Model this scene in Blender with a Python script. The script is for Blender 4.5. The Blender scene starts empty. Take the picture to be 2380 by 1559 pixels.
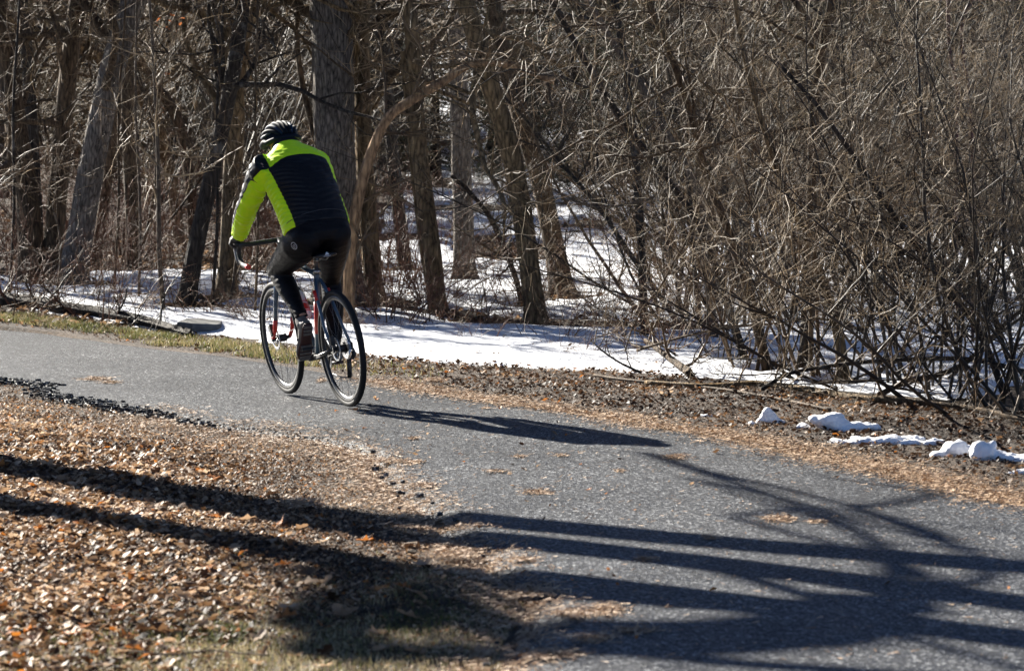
import bpy, bmesh, math, random
import numpy as np
from mathutils import Vector, Matrix, noise
random.seed(7)
rng = np.random.default_rng(7)
sc = bpy.context.scene
COL = sc.collection

# ------------------------------------------------------------------ camera, sky, sun, exposure
FPX = 8400.0                      # focal length in units of the 2380 px wide photograph
CAMH = 1.8
PITCH = math.atan((779.5 - 230.0) / FPX)
cam_d = bpy.data.cameras.new('camera')
cam = bpy.data.objects.new('camera', cam_d)
COL.objects.link(cam)
cam.location = (0, 0, CAMH)
cam.rotation_euler = (math.pi / 2 - PITCH, 0, 0)
cam_d.sensor_width = 36.0
cam_d.lens = FPX / 2380.0 * 36.0
cam_d.clip_start = 0.5
cam_d.clip_end = 2000
cam_d.dof.use_dof = True
cam_d.dof.focus_distance = 23.5
cam_d.dof.aperture_fstop = 7.1
sc.camera = cam

SUN_AZ = math.radians(38.0)       # left of the view direction, ahead of the camera
SUN_EL = math.radians(25.4)
w = bpy.data.worlds.new('World')
sc.world = w
w.use_nodes = True
nt = w.node_tree
nt.nodes.clear()
sky = nt.nodes.new('ShaderNodeTexSky')
sky.sky_type = 'NISHITA'
sky.sun_disc = False
sky.sun_elevation = SUN_EL
sky.sun_rotation = -SUN_AZ
sky.altitude = 4500
sky.dust_density = 0.1
sky.air_density = 0.5
bg = nt.nodes.new('ShaderNodeBackground')
bg.inputs['Strength'].default_value = 0.05
wo = nt.nodes.new('ShaderNodeOutputWorld')
nt.links.new(sky.outputs[0], bg.inputs[0])
nt.links.new(bg.outputs[0], wo.inputs[0])
sl = bpy.data.lights.new('sun', 'SUN')
sl.energy = 5.0
sl.angle = math.radians(0.53)
sl.color = (1.0, 0.94, 0.84)
so = bpy.data.objects.new('sun', sl)
COL.objects.link(so)
SUNDIR = Vector((-math.sin(SUN_AZ) * math.cos(SUN_EL), math.cos(SUN_AZ) * math.cos(SUN_EL), math.sin(SUN_EL)))
so.rotation_euler = SUNDIR.to_track_quat('Z', 'Y').to_euler()
so.location = (-20, 40, 30)
sc.view_settings.view_transform = 'Standard'
sc.view_settings.look = 'None'
sc.view_settings.gamma = 1.0
sc.view_settings.exposure = 2.05
sc.view_settings.use_curve_mapping = False
sc.render.engine = 'CYCLES'
sc.cycles.max_bounces = 5
sc.cycles.diffuse_bounces = 3
sc.cycles.glossy_bounces = 2
sc.cycles.transparent_max_bounces = 4
sc.cycles.use_adaptive_sampling = True
sc.cycles.adaptive_threshold = 0.02
sc.cycles.use_denoising = True
sc.cycles.denoiser = 'OPENIMAGEDENOISE'
sc.cycles.sample_clamp_indirect = 6.0

# ------------------------------------------------------------------ geometry of the view
_f = Vector((0, math.cos(PITCH), -math.sin(PITCH)))
_u = Vector((0, math.sin(PITCH), math.cos(PITCH)))
def ray(X, Y):
    a = (X - 1190.0) / FPX
    b = (779.5 - Y) / FPX
    return _f + Vector((a, 0, 0)) + _u * b
def at(X, Y, d):
    r = ray(X, Y)
    r = r * (d / r.y)
    return np.array((r.x, r.y, r.z + CAMH))
def flat(X, Y, z=0.0):
    r = ray(X, Y)
    s = (z - CAMH) / r.z
    return np.array((r.x * s, r.y * s))

# ------------------------------------------------------------------ object helpers
def tag(o, label=None, cat=None, group=None, kind=None):
    if label: o['label'] = label
    if cat: o['category'] = cat
    if group: o['group'] = group
    if kind: o['kind'] = kind
    return o
def empty(name, loc=(0, 0, 0)):
    o = bpy.data.objects.new(name, None)
    o.empty_display_size = 0.2
    o.location = loc
    COL.objects.link(o)
    return o
def mesh_np(name, V, F, mat, parent=None, smooth=True, fcol=None, mats=None, fmat=None):
    """V (n,3); F (m,k) faces all with k corners; fcol optional per-face rgb-ish (m,3)."""
    V = np.asarray(V, dtype=np.float32); F = np.asarray(F, dtype=np.int32)
    me = bpy.data.meshes.new(name)
    n, m, k = len(V), len(F), F.shape[1]
    me.vertices.add(n); me.vertices.foreach_set('co', V.ravel())
    me.loops.add(m * k); me.loops.foreach_set('vertex_index', F.ravel())
    me.polygons.add(m)
    me.polygons.foreach_set('loop_start', np.arange(0, m * k, k, dtype=np.int32))
    me.polygons.foreach_set('loop_total', np.full(m, k, dtype=np.int32))
    me.polygons.foreach_set('use_smooth', np.full(m, smooth, dtype=bool))
    if fmat is not None: me.polygons.foreach_set('material_index', np.asarray(fmat, dtype=np.int32))
    me.update(calc_edges=True)
    if fcol is not None:
        at_ = me.attributes.new('tint', 'FLOAT', 'FACE')
        at_.data.foreach_set('value', np.asarray(fcol, dtype=np.float32))
    for mm in (mats or [mat]): me.materials.append(mm)
    o = bpy.data.objects.new(name, me)
    COL.objects.link(o)
    if parent: o.parent = parent
    if name in ('twigs', 'branches', 'crown', 'needles', 'dry_leaves'): o['kind'] = 'stuff'
    return o

class MB:
    """collects pieces into one mesh; faces are triangles/quads given as lists"""
    def __init__(s): s.v = []; s.f = []
    def add(s, V, F):
        b = len(s.v)
        s.v.extend([tuple(map(float, p)) for p in V]); s.f.extend([tuple(int(i) + b for i in f) for f in F])
    def tube(s, pts, rad, n=10, cap=True, sq=1.0):
        pts = [Vector(p) for p in pts]
        if not hasattr(rad, '__len__'): rad = [rad] * len(pts)
        V = []; F = []
        t0 = (pts[1] - pts[0]).normalized()
        ref = Vector((0, 0, 1)) if abs(t0.z) < 0.9 else Vector((1, 0, 0))
        a = t0.cross(ref).normalized()
        for i, p in enumerate(pts):
            t = (pts[min(i + 1, len(pts) - 1)] - pts[max(i - 1, 0)]).normalized()
            a = (a - t * a.dot(t)).normalized(); b = t.cross(a)
            for j in range(n):
                q = 2 * math.pi * j / n
                V.append(p + (a * math.cos(q) + b * math.sin(q) * sq) * rad[i])
        for i in range(len(pts) - 1):
            for j in range(n):
                k = (j + 1) % n
                F.append((i * n + j, i * n + k, (i + 1) * n + k, (i + 1) * n + j))
        if cap:
            F.append(tuple(range(n - 1, -1, -1))); F.append(tuple(range((len(pts) - 1) * n, len(pts) * n)))
        s.add(V, F)
    def loft(s, rings):
        """rings: list of lists of points with equal count, closed, capped"""
        n = len(rings[0]); V = [p for r in rings for p in r]; F = []
        for i in range(len(rings) - 1):
            for j in range(n):
                k = (j + 1) % n
                F.append((i * n + j, i * n + k, (i + 1) * n + k, (i + 1) * n + j))
        F.append(tuple(range(n - 1, -1, -1))); F.append(tuple(range((len(rings) - 1) * n, len(rings) * n)))
        s.add(V, F)
    def ellipsoid(s, c, r, nu=16, nv=10, M=None):
        V = []; F = []
        for i in range(nv + 1):
            th = math.pi * i / nv
            for j in range(nu):
                ph = 2 * math.pi * j / nu
                p = Vector((r[0] * math.sin(th) * math.cos(ph), r[1] * math.sin(th) * math.sin(ph), r[2] * math.cos(th)))
                if M is not None: p = M @ p
                V.append(p + Vector(c))
        for i in range(nv):
            for j in range(nu):
                k = (j + 1) % nu
                F.append((i * nu + j, (i + 1) * nu + j, (i + 1) * nu + k, i * nu + k))
        s.add(V, F)
    def torus(s, c, R, r, axis='y', nu=64, nv=10, rz=None):
        V = []; F = []; rz = rz or r
        for i in range(nu):
            a = 2 * math.pi * i / nu
            for j in range(nv):
                b = 2 * math.pi * j / nv
                rr = R + r * math.cos(b)
                V.append((c[0] + rr * math.cos(a), c[1] + rz * math.sin(b), c[2] + rr * math.sin(a)))
        for i in range(nu):
            for j in range(nv):
                F.append((i * nv + j, i * nv + (j + 1) % nv, ((i + 1) % nu) * nv + (j + 1) % nv, ((i + 1) % nu) * nv + j))
        s.add(V, F)
    def box(s, c, d, M=None):
        V = []
        for z in (-1, 1):
            for y in (-1, 1):
                for x in (-1, 1):
                    p = Vector((x * d[0] / 2, y * d[1] / 2, z * d[2] / 2))
                    if M is not None: p = M @ p
                    V.append(p + Vector(c))
        s.add(V, [(0, 2, 3, 1), (4, 5, 7, 6), (0, 1, 5, 4), (2, 6, 7, 3), (0, 4, 6, 2), (1, 3, 7, 5)])
    def build(s, name, mat, parent=None, smooth=True, bevel=0.0, clean=True):
        me = bpy.data.meshes.new(name)
        me.from_pydata(s.v, [], s.f)
        me.materials.append(mat)
        if clean:
            bm = bmesh.new(); bm.from_mesh(me)
            bmesh.ops.remove_doubles(bm, verts=bm.verts, dist=1e-5)
            bmesh.ops.recalc_face_normals(bm, faces=bm.faces)
            bm.to_mesh(me); bm.free()
        me.polygons.foreach_set('use_smooth', [smooth] * len(me.polygons))
        o = bpy.data.objects.new(name, me)
        COL.objects.link(o)
        if parent: o.parent = parent
        if bevel:
            b = o.modifiers.new('bevel', 'BEVEL'); b.width = bevel; b.segments = 2; b.limit_method = 'ANGLE'
        return o

def unit(a): return a / np.maximum(np.linalg.norm(a, axis=-1, keepdims=True), 1e-9)
def batch_tubes(P, R, sides):
    """P (M,N,3), R (M,N) -> V,F quads, tips closed to near zero by the radii"""
    M, N, _ = P.shape
    T = np.empty_like(P)
    T[:, 1:-1] = P[:, 2:] - P[:, :-2]; T[:, 0] = P[:, 1] - P[:, 0]; T[:, -1] = P[:, -1] - P[:, -2]
    T = unit(T)
    mean = unit(P[:, -1] - P[:, 0])
    ref = np.where(np.abs(mean[:, 2:3]) < 0.8, np.array([[0, 0, 1.0]]), np.array([[1.0, 0, 0]]))[:, None, :]
    A = unit(np.cross(T, np.broadcast_to(ref, T.shape))); B = np.cross(T, A)
    ang = 2 * np.pi * np.arange(sides) / sides
    V = P[:, :, None, :] + R[:, :, None, None] * (A[:, :, None, :] * np.cos(ang)[None, None, :, None] + B[:, :, None, :] * np.sin(ang)[None, None, :, None])
    idx = np.arange(M * N * sides).reshape(M, N, sides)
    a = idx[:, :-1, :]; b = np.roll(idx, -1, axis=2)[:, :-1, :]
    c = np.roll(idx, -1, axis=2)[:, 1:, :]; d = idx[:, 1:, :]
    F = np.stack([a, b, c, d], axis=-1).reshape(-1, 4)
    return V.reshape(-1, 3), F
def join(parts):
    Vs, Fs, Cs = [], [], []; b = 0
    for p in parts:
        V, F = p[0], p[1]
        Vs.append(V); Fs.append(F + b); b += len(V)
        if len(p) > 2: Cs.append(p[2])
    return np.concatenate(Vs), np.concatenate(Fs), (np.concatenate(Cs) if Cs else None)
def randu(r, n):
    return unit(r.normal(size=(n, 3)))
def grow(P, R, n, L, r, npts=5, spread=0.8, up=0.0, wig=0.3, tlo=0.2, thi=1.0, rf=0.6, rmax=9.0, rmin=0.0012, grav=0.0, Lvar=(0.45, 1.0), tip=0.35):
    M, N, _ = P.shape
    Ls = np.linalg.norm(np.diff(P, axis=1), axis=2).sum(1)
    i = r.choice(M, size=n, p=Ls / Ls.sum())
    t = r.uniform(tlo, thi, n) * (N - 1)
    k = np.minimum(t.astype(int), N - 2); f = (t - k)[:, None]
    p0 = P[i, k] * (1 - f) + P[i, k + 1] * f
    tan = unit(P[i, k + 1] - P[i, k])
    r0 = R[i, k] * (1 - f[:, 0]) + R[i, k + 1] * f[:, 0]
    d = unit(tan * (1 - spread) + randu(r, n) * spread + np.array([0, 0, up]))
    ln = L * r.uniform(Lvar[0], Lvar[1], n) / (npts - 1)
    Q = np.empty((n, npts, 3)); Q[:, 0] = p0
    for s in range(1, npts):
        Q[:, s] = Q[:, s - 1] + d * ln[:, None]
        d = unit(d + wig * randu(r, n) + np.array([0, 0, up * 0.3 - grav]))
    rr = np.clip(r0 * rf, rmin, rmax)[:, None] * np.linspace(1, tip, npts)[None, :]
    return Q, np.maximum(rr, rmin * 0.6)
def catmull(pts, n):
    pts = np.asarray(pts, float)
    if len(pts) == 2: 
        return pts[0] + (pts[1] - pts[0]) * np.linspace(0, 1, n)[:, None]
    s = np.concatenate([[0], np.cumsum(np.linalg.norm(np.diff(pts[:, :3], axis=0), axis=1))])
    q = np.linspace(0, s[-1], n)
    ext = np.vstack([2 * pts[0] - pts[1], pts, 2 * pts[-1] - pts[-2]])
    out = []
    for x in q:
        i = min(max(np.searchsorted(s, x) - 1, 0), len(pts) - 2)
        u = (x - s[i]) / max(s[i + 1] - s[i], 1e-9)
        p0, p1, p2, p3 = ext[i], ext[i + 1], ext[i + 2], ext[i + 3]
        out.append(0.5 * (2 * p1 + (p2 - p0) * u + (2 * p0 - 5 * p1 + 4 * p2 - p3) * u * u + (3 * p1 - p0 - 3 * p2 + p3) * u ** 3))
    return np.array(out)

# value noise on numpy arrays
_perm = np.random.default_rng(3).random((256, 256))
def vnoise(x, y):
    xi = np.floor(x).astype(int); yi = np.floor(y).astype(int); fx = x - xi; fy = y - yi
    fx = fx * fx * (3 - 2 * fx); fy = fy * fy * (3 - 2 * fy)
    g = lambda a, b: _perm[a % 256, b % 256]
    return (g(xi, yi) * (1 - fx) + g(xi + 1, yi) * fx) * (1 - fy) + (g(xi, yi + 1) * (1 - fx) + g(xi + 1, yi + 1) * fx) * fy
def fbm(x, y, o=4):
    s = 0; a = 0.5; 
    for i in range(o):
        s = s + a * vnoise(x + 17.3 * i, y + 9.1 * i); x = x * 2.03; y = y * 2.03; a *= 0.5
    return s / (1 - 0.5 ** o)
def sstep(a, b, x):
    t = np.clip((x - a) / (b - a), 0, 1); return t * t * (3 - 2 * t)

# ------------------------------------------------------------------ materials
def new_mat(name):
    m = bpy.data.materials.new(name); m.use_nodes = True
    n = m.node_tree; b = n.nodes['Principled BSDF']
    return m, n, b
def N(nt, t, **kw):
    n = nt.nodes.new(t)
    for k, v in kw.items():
        if k in n.inputs.keys(): n.inputs[k].default_value = v
        else: setattr(n, k, v)
    return n
def ramp(nt, src, stops):
    r = nt.nodes.new('ShaderNodeValToRGB')
    while len(r.color_ramp.elements) < len(stops): r.color_ramp.elements.new(0.5)
    for e, (p, c) in zip(r.color_ramp.elements, stops):
        e.position = p; e.color = (*c, 1)
    nt.links.new(src, r.inputs[0]); return r.outputs[0]
def coords(nt, scale=(1, 1, 1), kind='Object'):
    tc = nt.nodes.new('ShaderNodeTexCoord'); mp = nt.nodes.new('ShaderNodeMapping')
    mp.inputs['Scale'].default_value = scale
    nt.links.new(tc.outputs[kind], mp.inputs[0]); return mp.outputs[0]
def noise_n(nt, vec, scale, detail=4, rough=0.6):
    n = N(nt, 'ShaderNodeTexNoise', Scale=scale, Detail=detail, Roughness=rough)
    nt.links.new(vec, n.inputs['Vector']); return n.outputs['Fac']
def bump(nt, b, h, strength, dist):
    n = N(nt, 'ShaderNodeBump', Strength=strength, Distance=dist)
    nt.links.new(h, n.inputs['Height']); nt.links.new(n.outputs[0], b.inputs['Normal']); return n
def mixc(nt, fac, a, b, mode='MIX'):
    m = nt.nodes.new('ShaderNodeMix'); m.data_type = 'RGBA'; m.blend_type = mode
    if isinstance(fac, (int, float)): m.inputs[0].default_value = fac
    else: nt.links.new(fac, m.inputs[0])
    for s, i in ((a, 6), (b, 7)):
        if isinstance(s, tuple): m.inputs[i].default_value = (*s, 1)
        else: nt.links.new(s, m.inputs[i])
    return m.outputs[2]
def plain(name, col, rough=0.5, metal=0.0, spec=0.5, var=0.15, nscale=8, bmp=0.0, bscale=200, coat=0.0):
    m, n, b = new_mat(name)
    v = coords(n); f = noise_n(n, v, nscale)
    c = ramp(n, f, [(0.3, tuple(x * (1 - var) for x in col)), (0.7, tuple(min(1, x * (1 + var)) for x in col))])
    n.links.new(c, b.inputs['Base Color'])
    b.inputs['Roughness'].default_value = rough; b.inputs['Metallic'].default_value = metal
    b.inputs['Specular IOR Level'].default_value = spec
    b.inputs['Coat Weight'].default_value = coat
    if bmp: bump(n, b, noise_n(n, v, bscale, 2), bmp, 0.002)
    return m
def bark(name, dark, light, fur=26, moss=None, strength=0.9, lichen=None):
    m, n, b = new_mat(name)
    dark = tuple(x * 0.75 for x in dark); light = tuple(x * 0.92 for x in light)
    v = coords(n, (1, 1, 0.22)); f = noise_n(n, v, fur, 6, 0.72)
    v2 = coords(n, (1, 1, 0.5)); f2 = noise_n(n, v2, 3.0, 4)
    vo = N(n, 'ShaderNodeTexVoronoi', Scale=fur * 0.9, feature='DISTANCE_TO_EDGE'); n.links.new(v, vo.inputs['Vector'])
    mm = N(n, 'ShaderNodeMath', operation='MULTIPLY_ADD'); n.links.new(vo.outputs['Distance'], mm.inputs[0]); mm.inputs[1].default_value = 0.9
    n.links.new(f, mm.inputs[2])
    c = ramp(n, mm.outputs[0], [(0.38, dark), (0.62, tuple((a + b_) / 2 for a, b_ in zip(dark, light))), (0.9, light)])
    c = mixc(n, f2, c, tuple(x * 0.6 for x in light), 'MIX') if False else c
    c2 = ramp(n, f2, [(0.35, (0.62, 0.62, 0.62)), (0.7, (1.25, 1.22, 1.18))])
    c = mixc(n, 1.0, c, c2, 'MULTIPLY')
    if lichen:
        f3 = noise_n(n, coords(n, (1, 1, 0.7)), 9, 5, 0.7)
        fr = ramp(n, f3, [(0.56, (0, 0, 0)), (0.66, (0.8, 0.8, 0.8))])
        c = mixc(n, fr, c, lichen)
    n.links.new(c, b.inputs['Base Color'])
    b.inputs['Roughness'].default_value = 0.85; b.inputs['Specular IOR Level'].default_value = 0.25
    bump(n, b, mm.outputs[0], strength, 0.02)
    return m
def twigmat(name, a, b_, rough=0.6, spec=0.35):
    m, n, b = new_mat(name)
    a = tuple(x * 0.6 for x in a); b_ = tuple(x * y_ for x, y_ in zip(b_, (0.92, 0.86, 0.80)))
    f = noise_n(n, coords(n), 2.3, 5, 0.7)
    c = ramp(n, f, [(0.3, a), (0.68, b_)])
    n.links.new(c, b.inputs['Base Color']); b.inputs['Roughness'].default_value = rough
    b.inputs['Specular IOR Level'].default_value = spec
    return m
def tintmat(name, stops, rough=0.6, trans=0.0, spec=0.4):
    m, n, b = new_mat(name)
    a = N(n, 'ShaderNodeAttribute', attribute_name='tint')
    c = ramp(n, a.outputs['Fac'], stops)
    n.links.new(c, b.inputs['Base Color']); b.inputs['Roughness'].default_value = rough
    b.inputs['Specular IOR Level'].default_value = spec
    if trans:
        t = n.nodes.new('ShaderNodeBsdfTranslucent'); n.links.new(c, t.inputs[0])
        mx = n.nodes.new('ShaderNodeMixShader'); mx.inputs[0].default_value = trans
        n.links.new(b.outputs[0], mx.inputs[1]); n.links.new(t.outputs[0], mx.inputs[2])
        n.links.new(mx.outputs[0], n.nodes['Material Output'].inputs[0])
    return m

BK_GREY = bark('bark_grey', (0.026, 0.022, 0.019), (0.30, 0.262, 0.222), 40)
BK_BROWN = bark('bark_brown', (0.020, 0.0135, 0.0085), (0.20, 0.138, 0.082), 34)
BK_TAN = bark('bark_tan', (0.034, 0.023, 0.012), (0.34, 0.24, 0.13), 30)
BK_DARK = bark('bark_dark', (0.012, 0.010, 0.008), (0.080, 0.064, 0.050), 34, lichen=(0.13, 0.12, 0.105))
BK_SMOOTH = bark('bark_smooth', (0.05, 0.038, 0.028), (0.20, 0.15, 0.105), 60, strength=0.4)
TW_PALE = twigmat('twig_pale', (0.060, 0.042, 0.024), (0.50, 0.385, 0.235), 0.55, 0.3)
TW_BROWN = twigmat('twig_brown', (0.020, 0.0135, 0.008), (0.215, 0.145, 0.078))
TW_RED = twigmat('twig_red', (0.035, 0.017, 0.010), (0.24, 0.105, 0.055))
TW_DARK = twigmat('twig_dark', (0.009, 0.007, 0.005), (0.055, 0.041, 0.027))
TW_OLIVE = twigmat('twig_olive', (0.026, 0.021, 0.010), (0.21, 0.165, 0.085))
# ------------------------------------------------------------------ terrain
FAR = [(0,761),(215,784),(372,807),(595,833),(839,873),(1007,905),(1244,941),(1454,973),(1636,1000),(1792,1031),(1948,1060),(2073,1090),(2214,1125),(2380,1160)]
NEAR = [(0,880),(115,913),(258,938),(355,958),(480,985),(595,998),(700,1014),(815,1040),(862,1072),(885,1110),(905,1140),(978,1180),(1030,1230),(1099,1268),(1120,1302),(1140,1337),(1185,1371),(1225,1412),(1200,1460),(1165,1510),(1150,1559)]
far_w = [(-40, 33.5), (-20, 32.6), (-9, 30.6), (-6, 29.4)] + [tuple(flat(*p)) for p in FAR] + [(2.95, 15.3), (4.0, 12.6), (4.7, 9.0), (5.0, 4.0), (5.0, -20.0)]
near_w = [(-40, 29.5), (-20, 28.4), (-9, 25.9), (-6, 24.6)] + [tuple(flat(*p)) for p in NEAR] + [(-0.05, 10.6), (0.2, 9.0), (0.8, 6.0), (1.2, 0.0), (1.2, -20.0)]
def resample(poly, n, seed, amp):
    p = catmull(np.array([(a, b, 0) for a, b in poly]), n)[:, :2]
    s = np.arange(n) * 1.0
    t = np.gradient(p, axis=0); nrm = np.stack([-t[:, 1], t[:, 0]], 1); nrm /= np.maximum(np.linalg.norm(nrm, axis=1, keepdims=True), 1e-6)
    q = (fbm(s * 0.11 + seed, s * 0 + seed, 4) - 0.5) * 2 * amp
    return p + nrm * q[:, None]
# dense resampling only where it shows; keep the two edges matched by arc parameter
NR = 900
farp = resample(far_w, NR, 5.3, 0.05); nearp = resample(near_w, NR, 11.7, 0.07)
road_poly = np.vstack([farp, nearp[::-1]])
def inside(px, py, poly):
    c = np.zeros(px.shape, bool); x, y = poly[:, 0], poly[:, 1]
    for i in range(len(poly)):
        j = i - 1
        if y[i] == y[j]: continue
        cond = ((y[i] > py) != (y[j] > py)) & (px < (x[j] - x[i]) * (py - y[i]) / (y[j] - y[i]) + x[i])
        c ^= cond
    return c
def dist_poly(px, py, pl):
    """distance to an open polyline"""
    best = np.full(px.shape, 1e9)
    for i in range(len(pl) - 1):
        ax, ay = pl[i]; bx, by = pl[i + 1]; dx, dy = bx - ax, by - ay
        t = np.clip(((px - ax) * dx + (py - ay) * dy) / max(dx * dx + dy * dy, 1e-9), 0, 1)
        best = np.minimum(best, np.hypot(px - ax - t * dx, py - ay - t * dy))
    return best
FV = np.abs(farp[:, 1] - 20) < 14; NV = np.abs(nearp[:, 1] - 20) < 14
road_c = np.vstack([farp[::2], nearp[::-2]])
def road_sd(x, y):
    """negative inside the road"""
    x = np.asarray(x, float); y = np.asarray(y, float)
    d = np.minimum(dist_poly(x, y, farp[FV]), dist_poly(x, y, nearp[NV]))
    return np.where(inside(x, y, road_c), -d, d)
MOUND = flat(985, 1395)
def hbase(x, y):
    x = np.asarray(x, float); y = np.asarray(y, float)
    # a low slope behind the verge, then a long wooded rise
    s = sstep(28.5, 46, y + 0.30 * x) * 0.35 + np.clip(y - 40, 0, 30) * 0.022 + sstep(62, 125, y) * 13.0
    s = s + 0.10 * (fbm(x * 0.22 + 3, y * 0.22, 3) - 0.5) * sstep(27, 33, y + 0.3 * x) * 2
    s = s + 0.09 * sstep(0, -4, x) * sstep(26, 31, y)
    return s
def hground(x, y, sd=None):
    x = np.asarray(x, float); y = np.asarray(y, float)
    h = -0.035 + hbase(x, y) + 0.030 * (fbm(x * 2.2, y * 2.2, 4) - 0.5)
    h = h + 0.11 * np.exp(-(((x - MOUND[0]) / 0.24) ** 2 + ((y - MOUND[1]) / 0.7) ** 2)) * (0.2 + 1.2 * fbm(x * 9, y * 9, 4))
    if sd is not None: h = h - 0.10 * sstep(-0.03, -0.14, sd)
    return h
xs = np.concatenate([np.linspace(-220, -14, 18), np.linspace(-13, -5.2, 40), np.linspace(-5, 6, 190), np.linspace(6.2, 14, 36), np.linspace(15, 220, 18)])
ys = np.concatenate([np.linspace(-60, 9.5, 16), np.linspace(10, 30, 290), np.linspace(30.2, 46, 90), np.linspace(47, 130, 90), np.linspace(135, 600, 14)])
GX, GY = np.meshgrid(xs, ys)
sdg = np.full(GX.shape, 5.0)
selg = (GY < 40) & (np.abs(GX) < 14)
sdg[selg] = road_sd(GX[selg], GY[selg])
GZ = hground(GX, GY, sdg)
def gridfaces(ny, nx):
    i = np.arange(ny * nx).reshape(ny, nx)
    return np.stack([i[:-1, :-1], i[:-1, 1:], i[1:, 1:], i[1:, :-1]], -1).reshape(-1, 4)
m, n, b = new_mat('leafy_soil')
v = coords(n)
f1 = noise_n(n, v, 60, 6, 0.75); f2 = noise_n(n, v, 1.1, 4)
c = ramp(n, f1, [(0.32, (0.012, 0.008, 0.005)), (0.5, (0.055, 0.032, 0.017)), (0.62, (0.13, 0.078, 0.042)), (0.75, (0.24, 0.155, 0.085))])
c2 = ramp(n, f2, [(0.4, (0.65, 0.65, 0.6)), (0.62, (1.1, 1.1, 1.0))])
c = mixc(n, 1.0, c, c2, 'MULTIPLY')
n.links.new(c, b.inputs['Base Color']); b.inputs['Roughness'].default_value = 0.9
bump(n, b, f1, 1.0, 0.03)
SOIL = m
ground = mesh_np('ground', np.stack([GX.ravel(), GY.ravel(), GZ.ravel()], 1), gridfaces(len(ys), len(xs)), SOIL)
tag(ground, 'brown leafy ground of the verge and the wood', kind='structure')

# road sheet, raised over the ground with a crumbled near rim
m, n, b = new_mat('asphalt')
v = coords(n)
vo = N(n, 'ShaderNodeTexVoronoi', Scale=100.0); n.links.new(v, vo.inputs['Vector'])
sep = n.nodes.new('ShaderNodeSeparateColor'); n.links.new(vo.outputs['Color'], sep.inputs[0])
vb = N(n, 'ShaderNodeTexVoronoi', Scale=210.0); n.links.new(v, vb.inputs['Vector'])
sepb = n.nodes.new('ShaderNodeSeparateColor'); n.links.new(vb.outputs['Color'], sepb.inputs[0])
g = ramp(n, sep.outputs[0], [(0.0, (0.018, 0.019, 0.021)), (0.45, (0.042, 0.044, 0.049)), (0.80, (0.088, 0.088, 0.090)), (0.90, (0.32, 0.32, 0.31)), (1.0, (0.66, 0.65, 0.62))])
g2 = ramp(n, sepb.outputs[0], [(0.0, (0.45, 0.45, 0.46)), (0.6, (1.0, 1.0, 1.0)), (1.0, (1.7, 1.68, 1.64))])
g = mixc(n, 1.0, g, g2, 'MULTIPLY')
lf = noise_n(n, v, 0.9, 4, 0.6)
lr = ramp(n, lf, [(0.32, (0.34, 0.365, 0.41)), (0.66, (0.66, 0.69, 0.74))])
g = mixc(n, 1.0, g, lr, 'MULTIPLY')
n.links.new(g, b.inputs['Base Color'])
rr = ramp(n, sep.outputs[1], [(0.0, (0.36, 0.36, 0.36)), (1.0, (0.75, 0.75, 0.75))]); n.links.new(rr, b.inputs['Roughness'])
b.inputs['Specular IOR Level'].default_value = 0.16
mh = N(n, 'ShaderNodeMath', operation='ADD'); n.links.new(vo.outputs['Distance'], mh.inputs[0]); n.links.new(sep.outputs[2], mh.inputs[1])
bump(n, b, mh.outputs[0], 0.6, 0.004)
ASPH = m
NC = 40
tt = np.concatenate([[0.0], np.linspace(0.004, 0.996, NC - 1), [1.0]])
RV = farp[:, None, :] * (1 - tt)[None, :, None] + nearp[:, None, :] * tt[None, :, None]
crown = 0.0 * RV[:, :, 0] + 0.006 * (fbm(RV[:, :, 0] * 1.3, RV[:, :, 1] * 1.3, 3) - 0.5)
crown = crown - 0.046 * sstep(0.935, 1.0, tt)[None] * (RV[:, :, 1] < 21.2) - 0.046 * (1 - sstep(0, 0.05, tt))[None]
crown[:, 0] = -0.06; crown[:, -1] = -0.06
rough_edge = 0.010 * (vnoise(RV[:, :, 0] * 40, RV[:, :, 1] * 40) - 0.5)
crown[:, 1] += rough_edge[:, 1]; crown[:, -2] += rough_edge[:, -2] * 2 - 0.006
RVz = np.concatenate([RV, crown[:, :, None]], 2).reshape(-1, 3)
path = mesh_np('path', RVz, gridfaces(NR, NC + 1)[:, ::-1], ASPH)
tag(path, 'grey asphalt bike path curving away to the left', kind='structure')

# crumbled asphalt rubble on the near rim
def lumps(n, cx, cy, cz, size, r, squash=0.7):
    """n irregular 8-corner stones: positions arrays"""
    base = np.array([[x, y, z] for z in (-1, 1) for y in (-1, 1) for x in (-1, 1)], float) * 0.5
    Q = np.array([(0, 2, 3, 1), (4, 5, 7, 6), (0, 1, 5, 4), (2, 6, 7, 3), (0, 4, 6, 2), (1, 3, 7, 5)])
    V = base[None] * r.uniform(0.55, 1.2, (n, 8, 3)) * size[:, None, None]
    V[:, :, 2] *= squash
    a = r.uniform(0, 6.283, n); ca, sa = np.cos(a)[:, None], np.sin(a)[:, None]
    x = V[:, :, 0] * ca - V[:, :, 1] * sa; y = V[:, :, 0] * sa + V[:, :, 1] * ca
    V = np.stack([x + cx[:, None], y + cy[:, None], V[:, :, 2] + cz[:, None]], 2)
    F = (Q[None] + (np.arange(n) * 8)[:, None, None]).reshape(-1, 4)
    return V.reshape(-1, 3), F
vis = (nearp[:, 1] > 10.8) & (nearp[:, 1] < 27) & (nearp[:, 0] > -5)
cand = nearp[vis]
k = rng.integers(0, len(cand) - 1, 9000)
left = cand[k, 1] > 19.3
keep = (left & (rng.random(9000) < 0.55 * (1 - sstep(-2.3, -1.5, cand[k, 0])) * (0.3 + vnoise(cand[k, 0] * 4, cand[k, 1] * 4)) * 1.4)) | (rng.random(9000) < 0.02)
k = k[keep]
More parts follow.
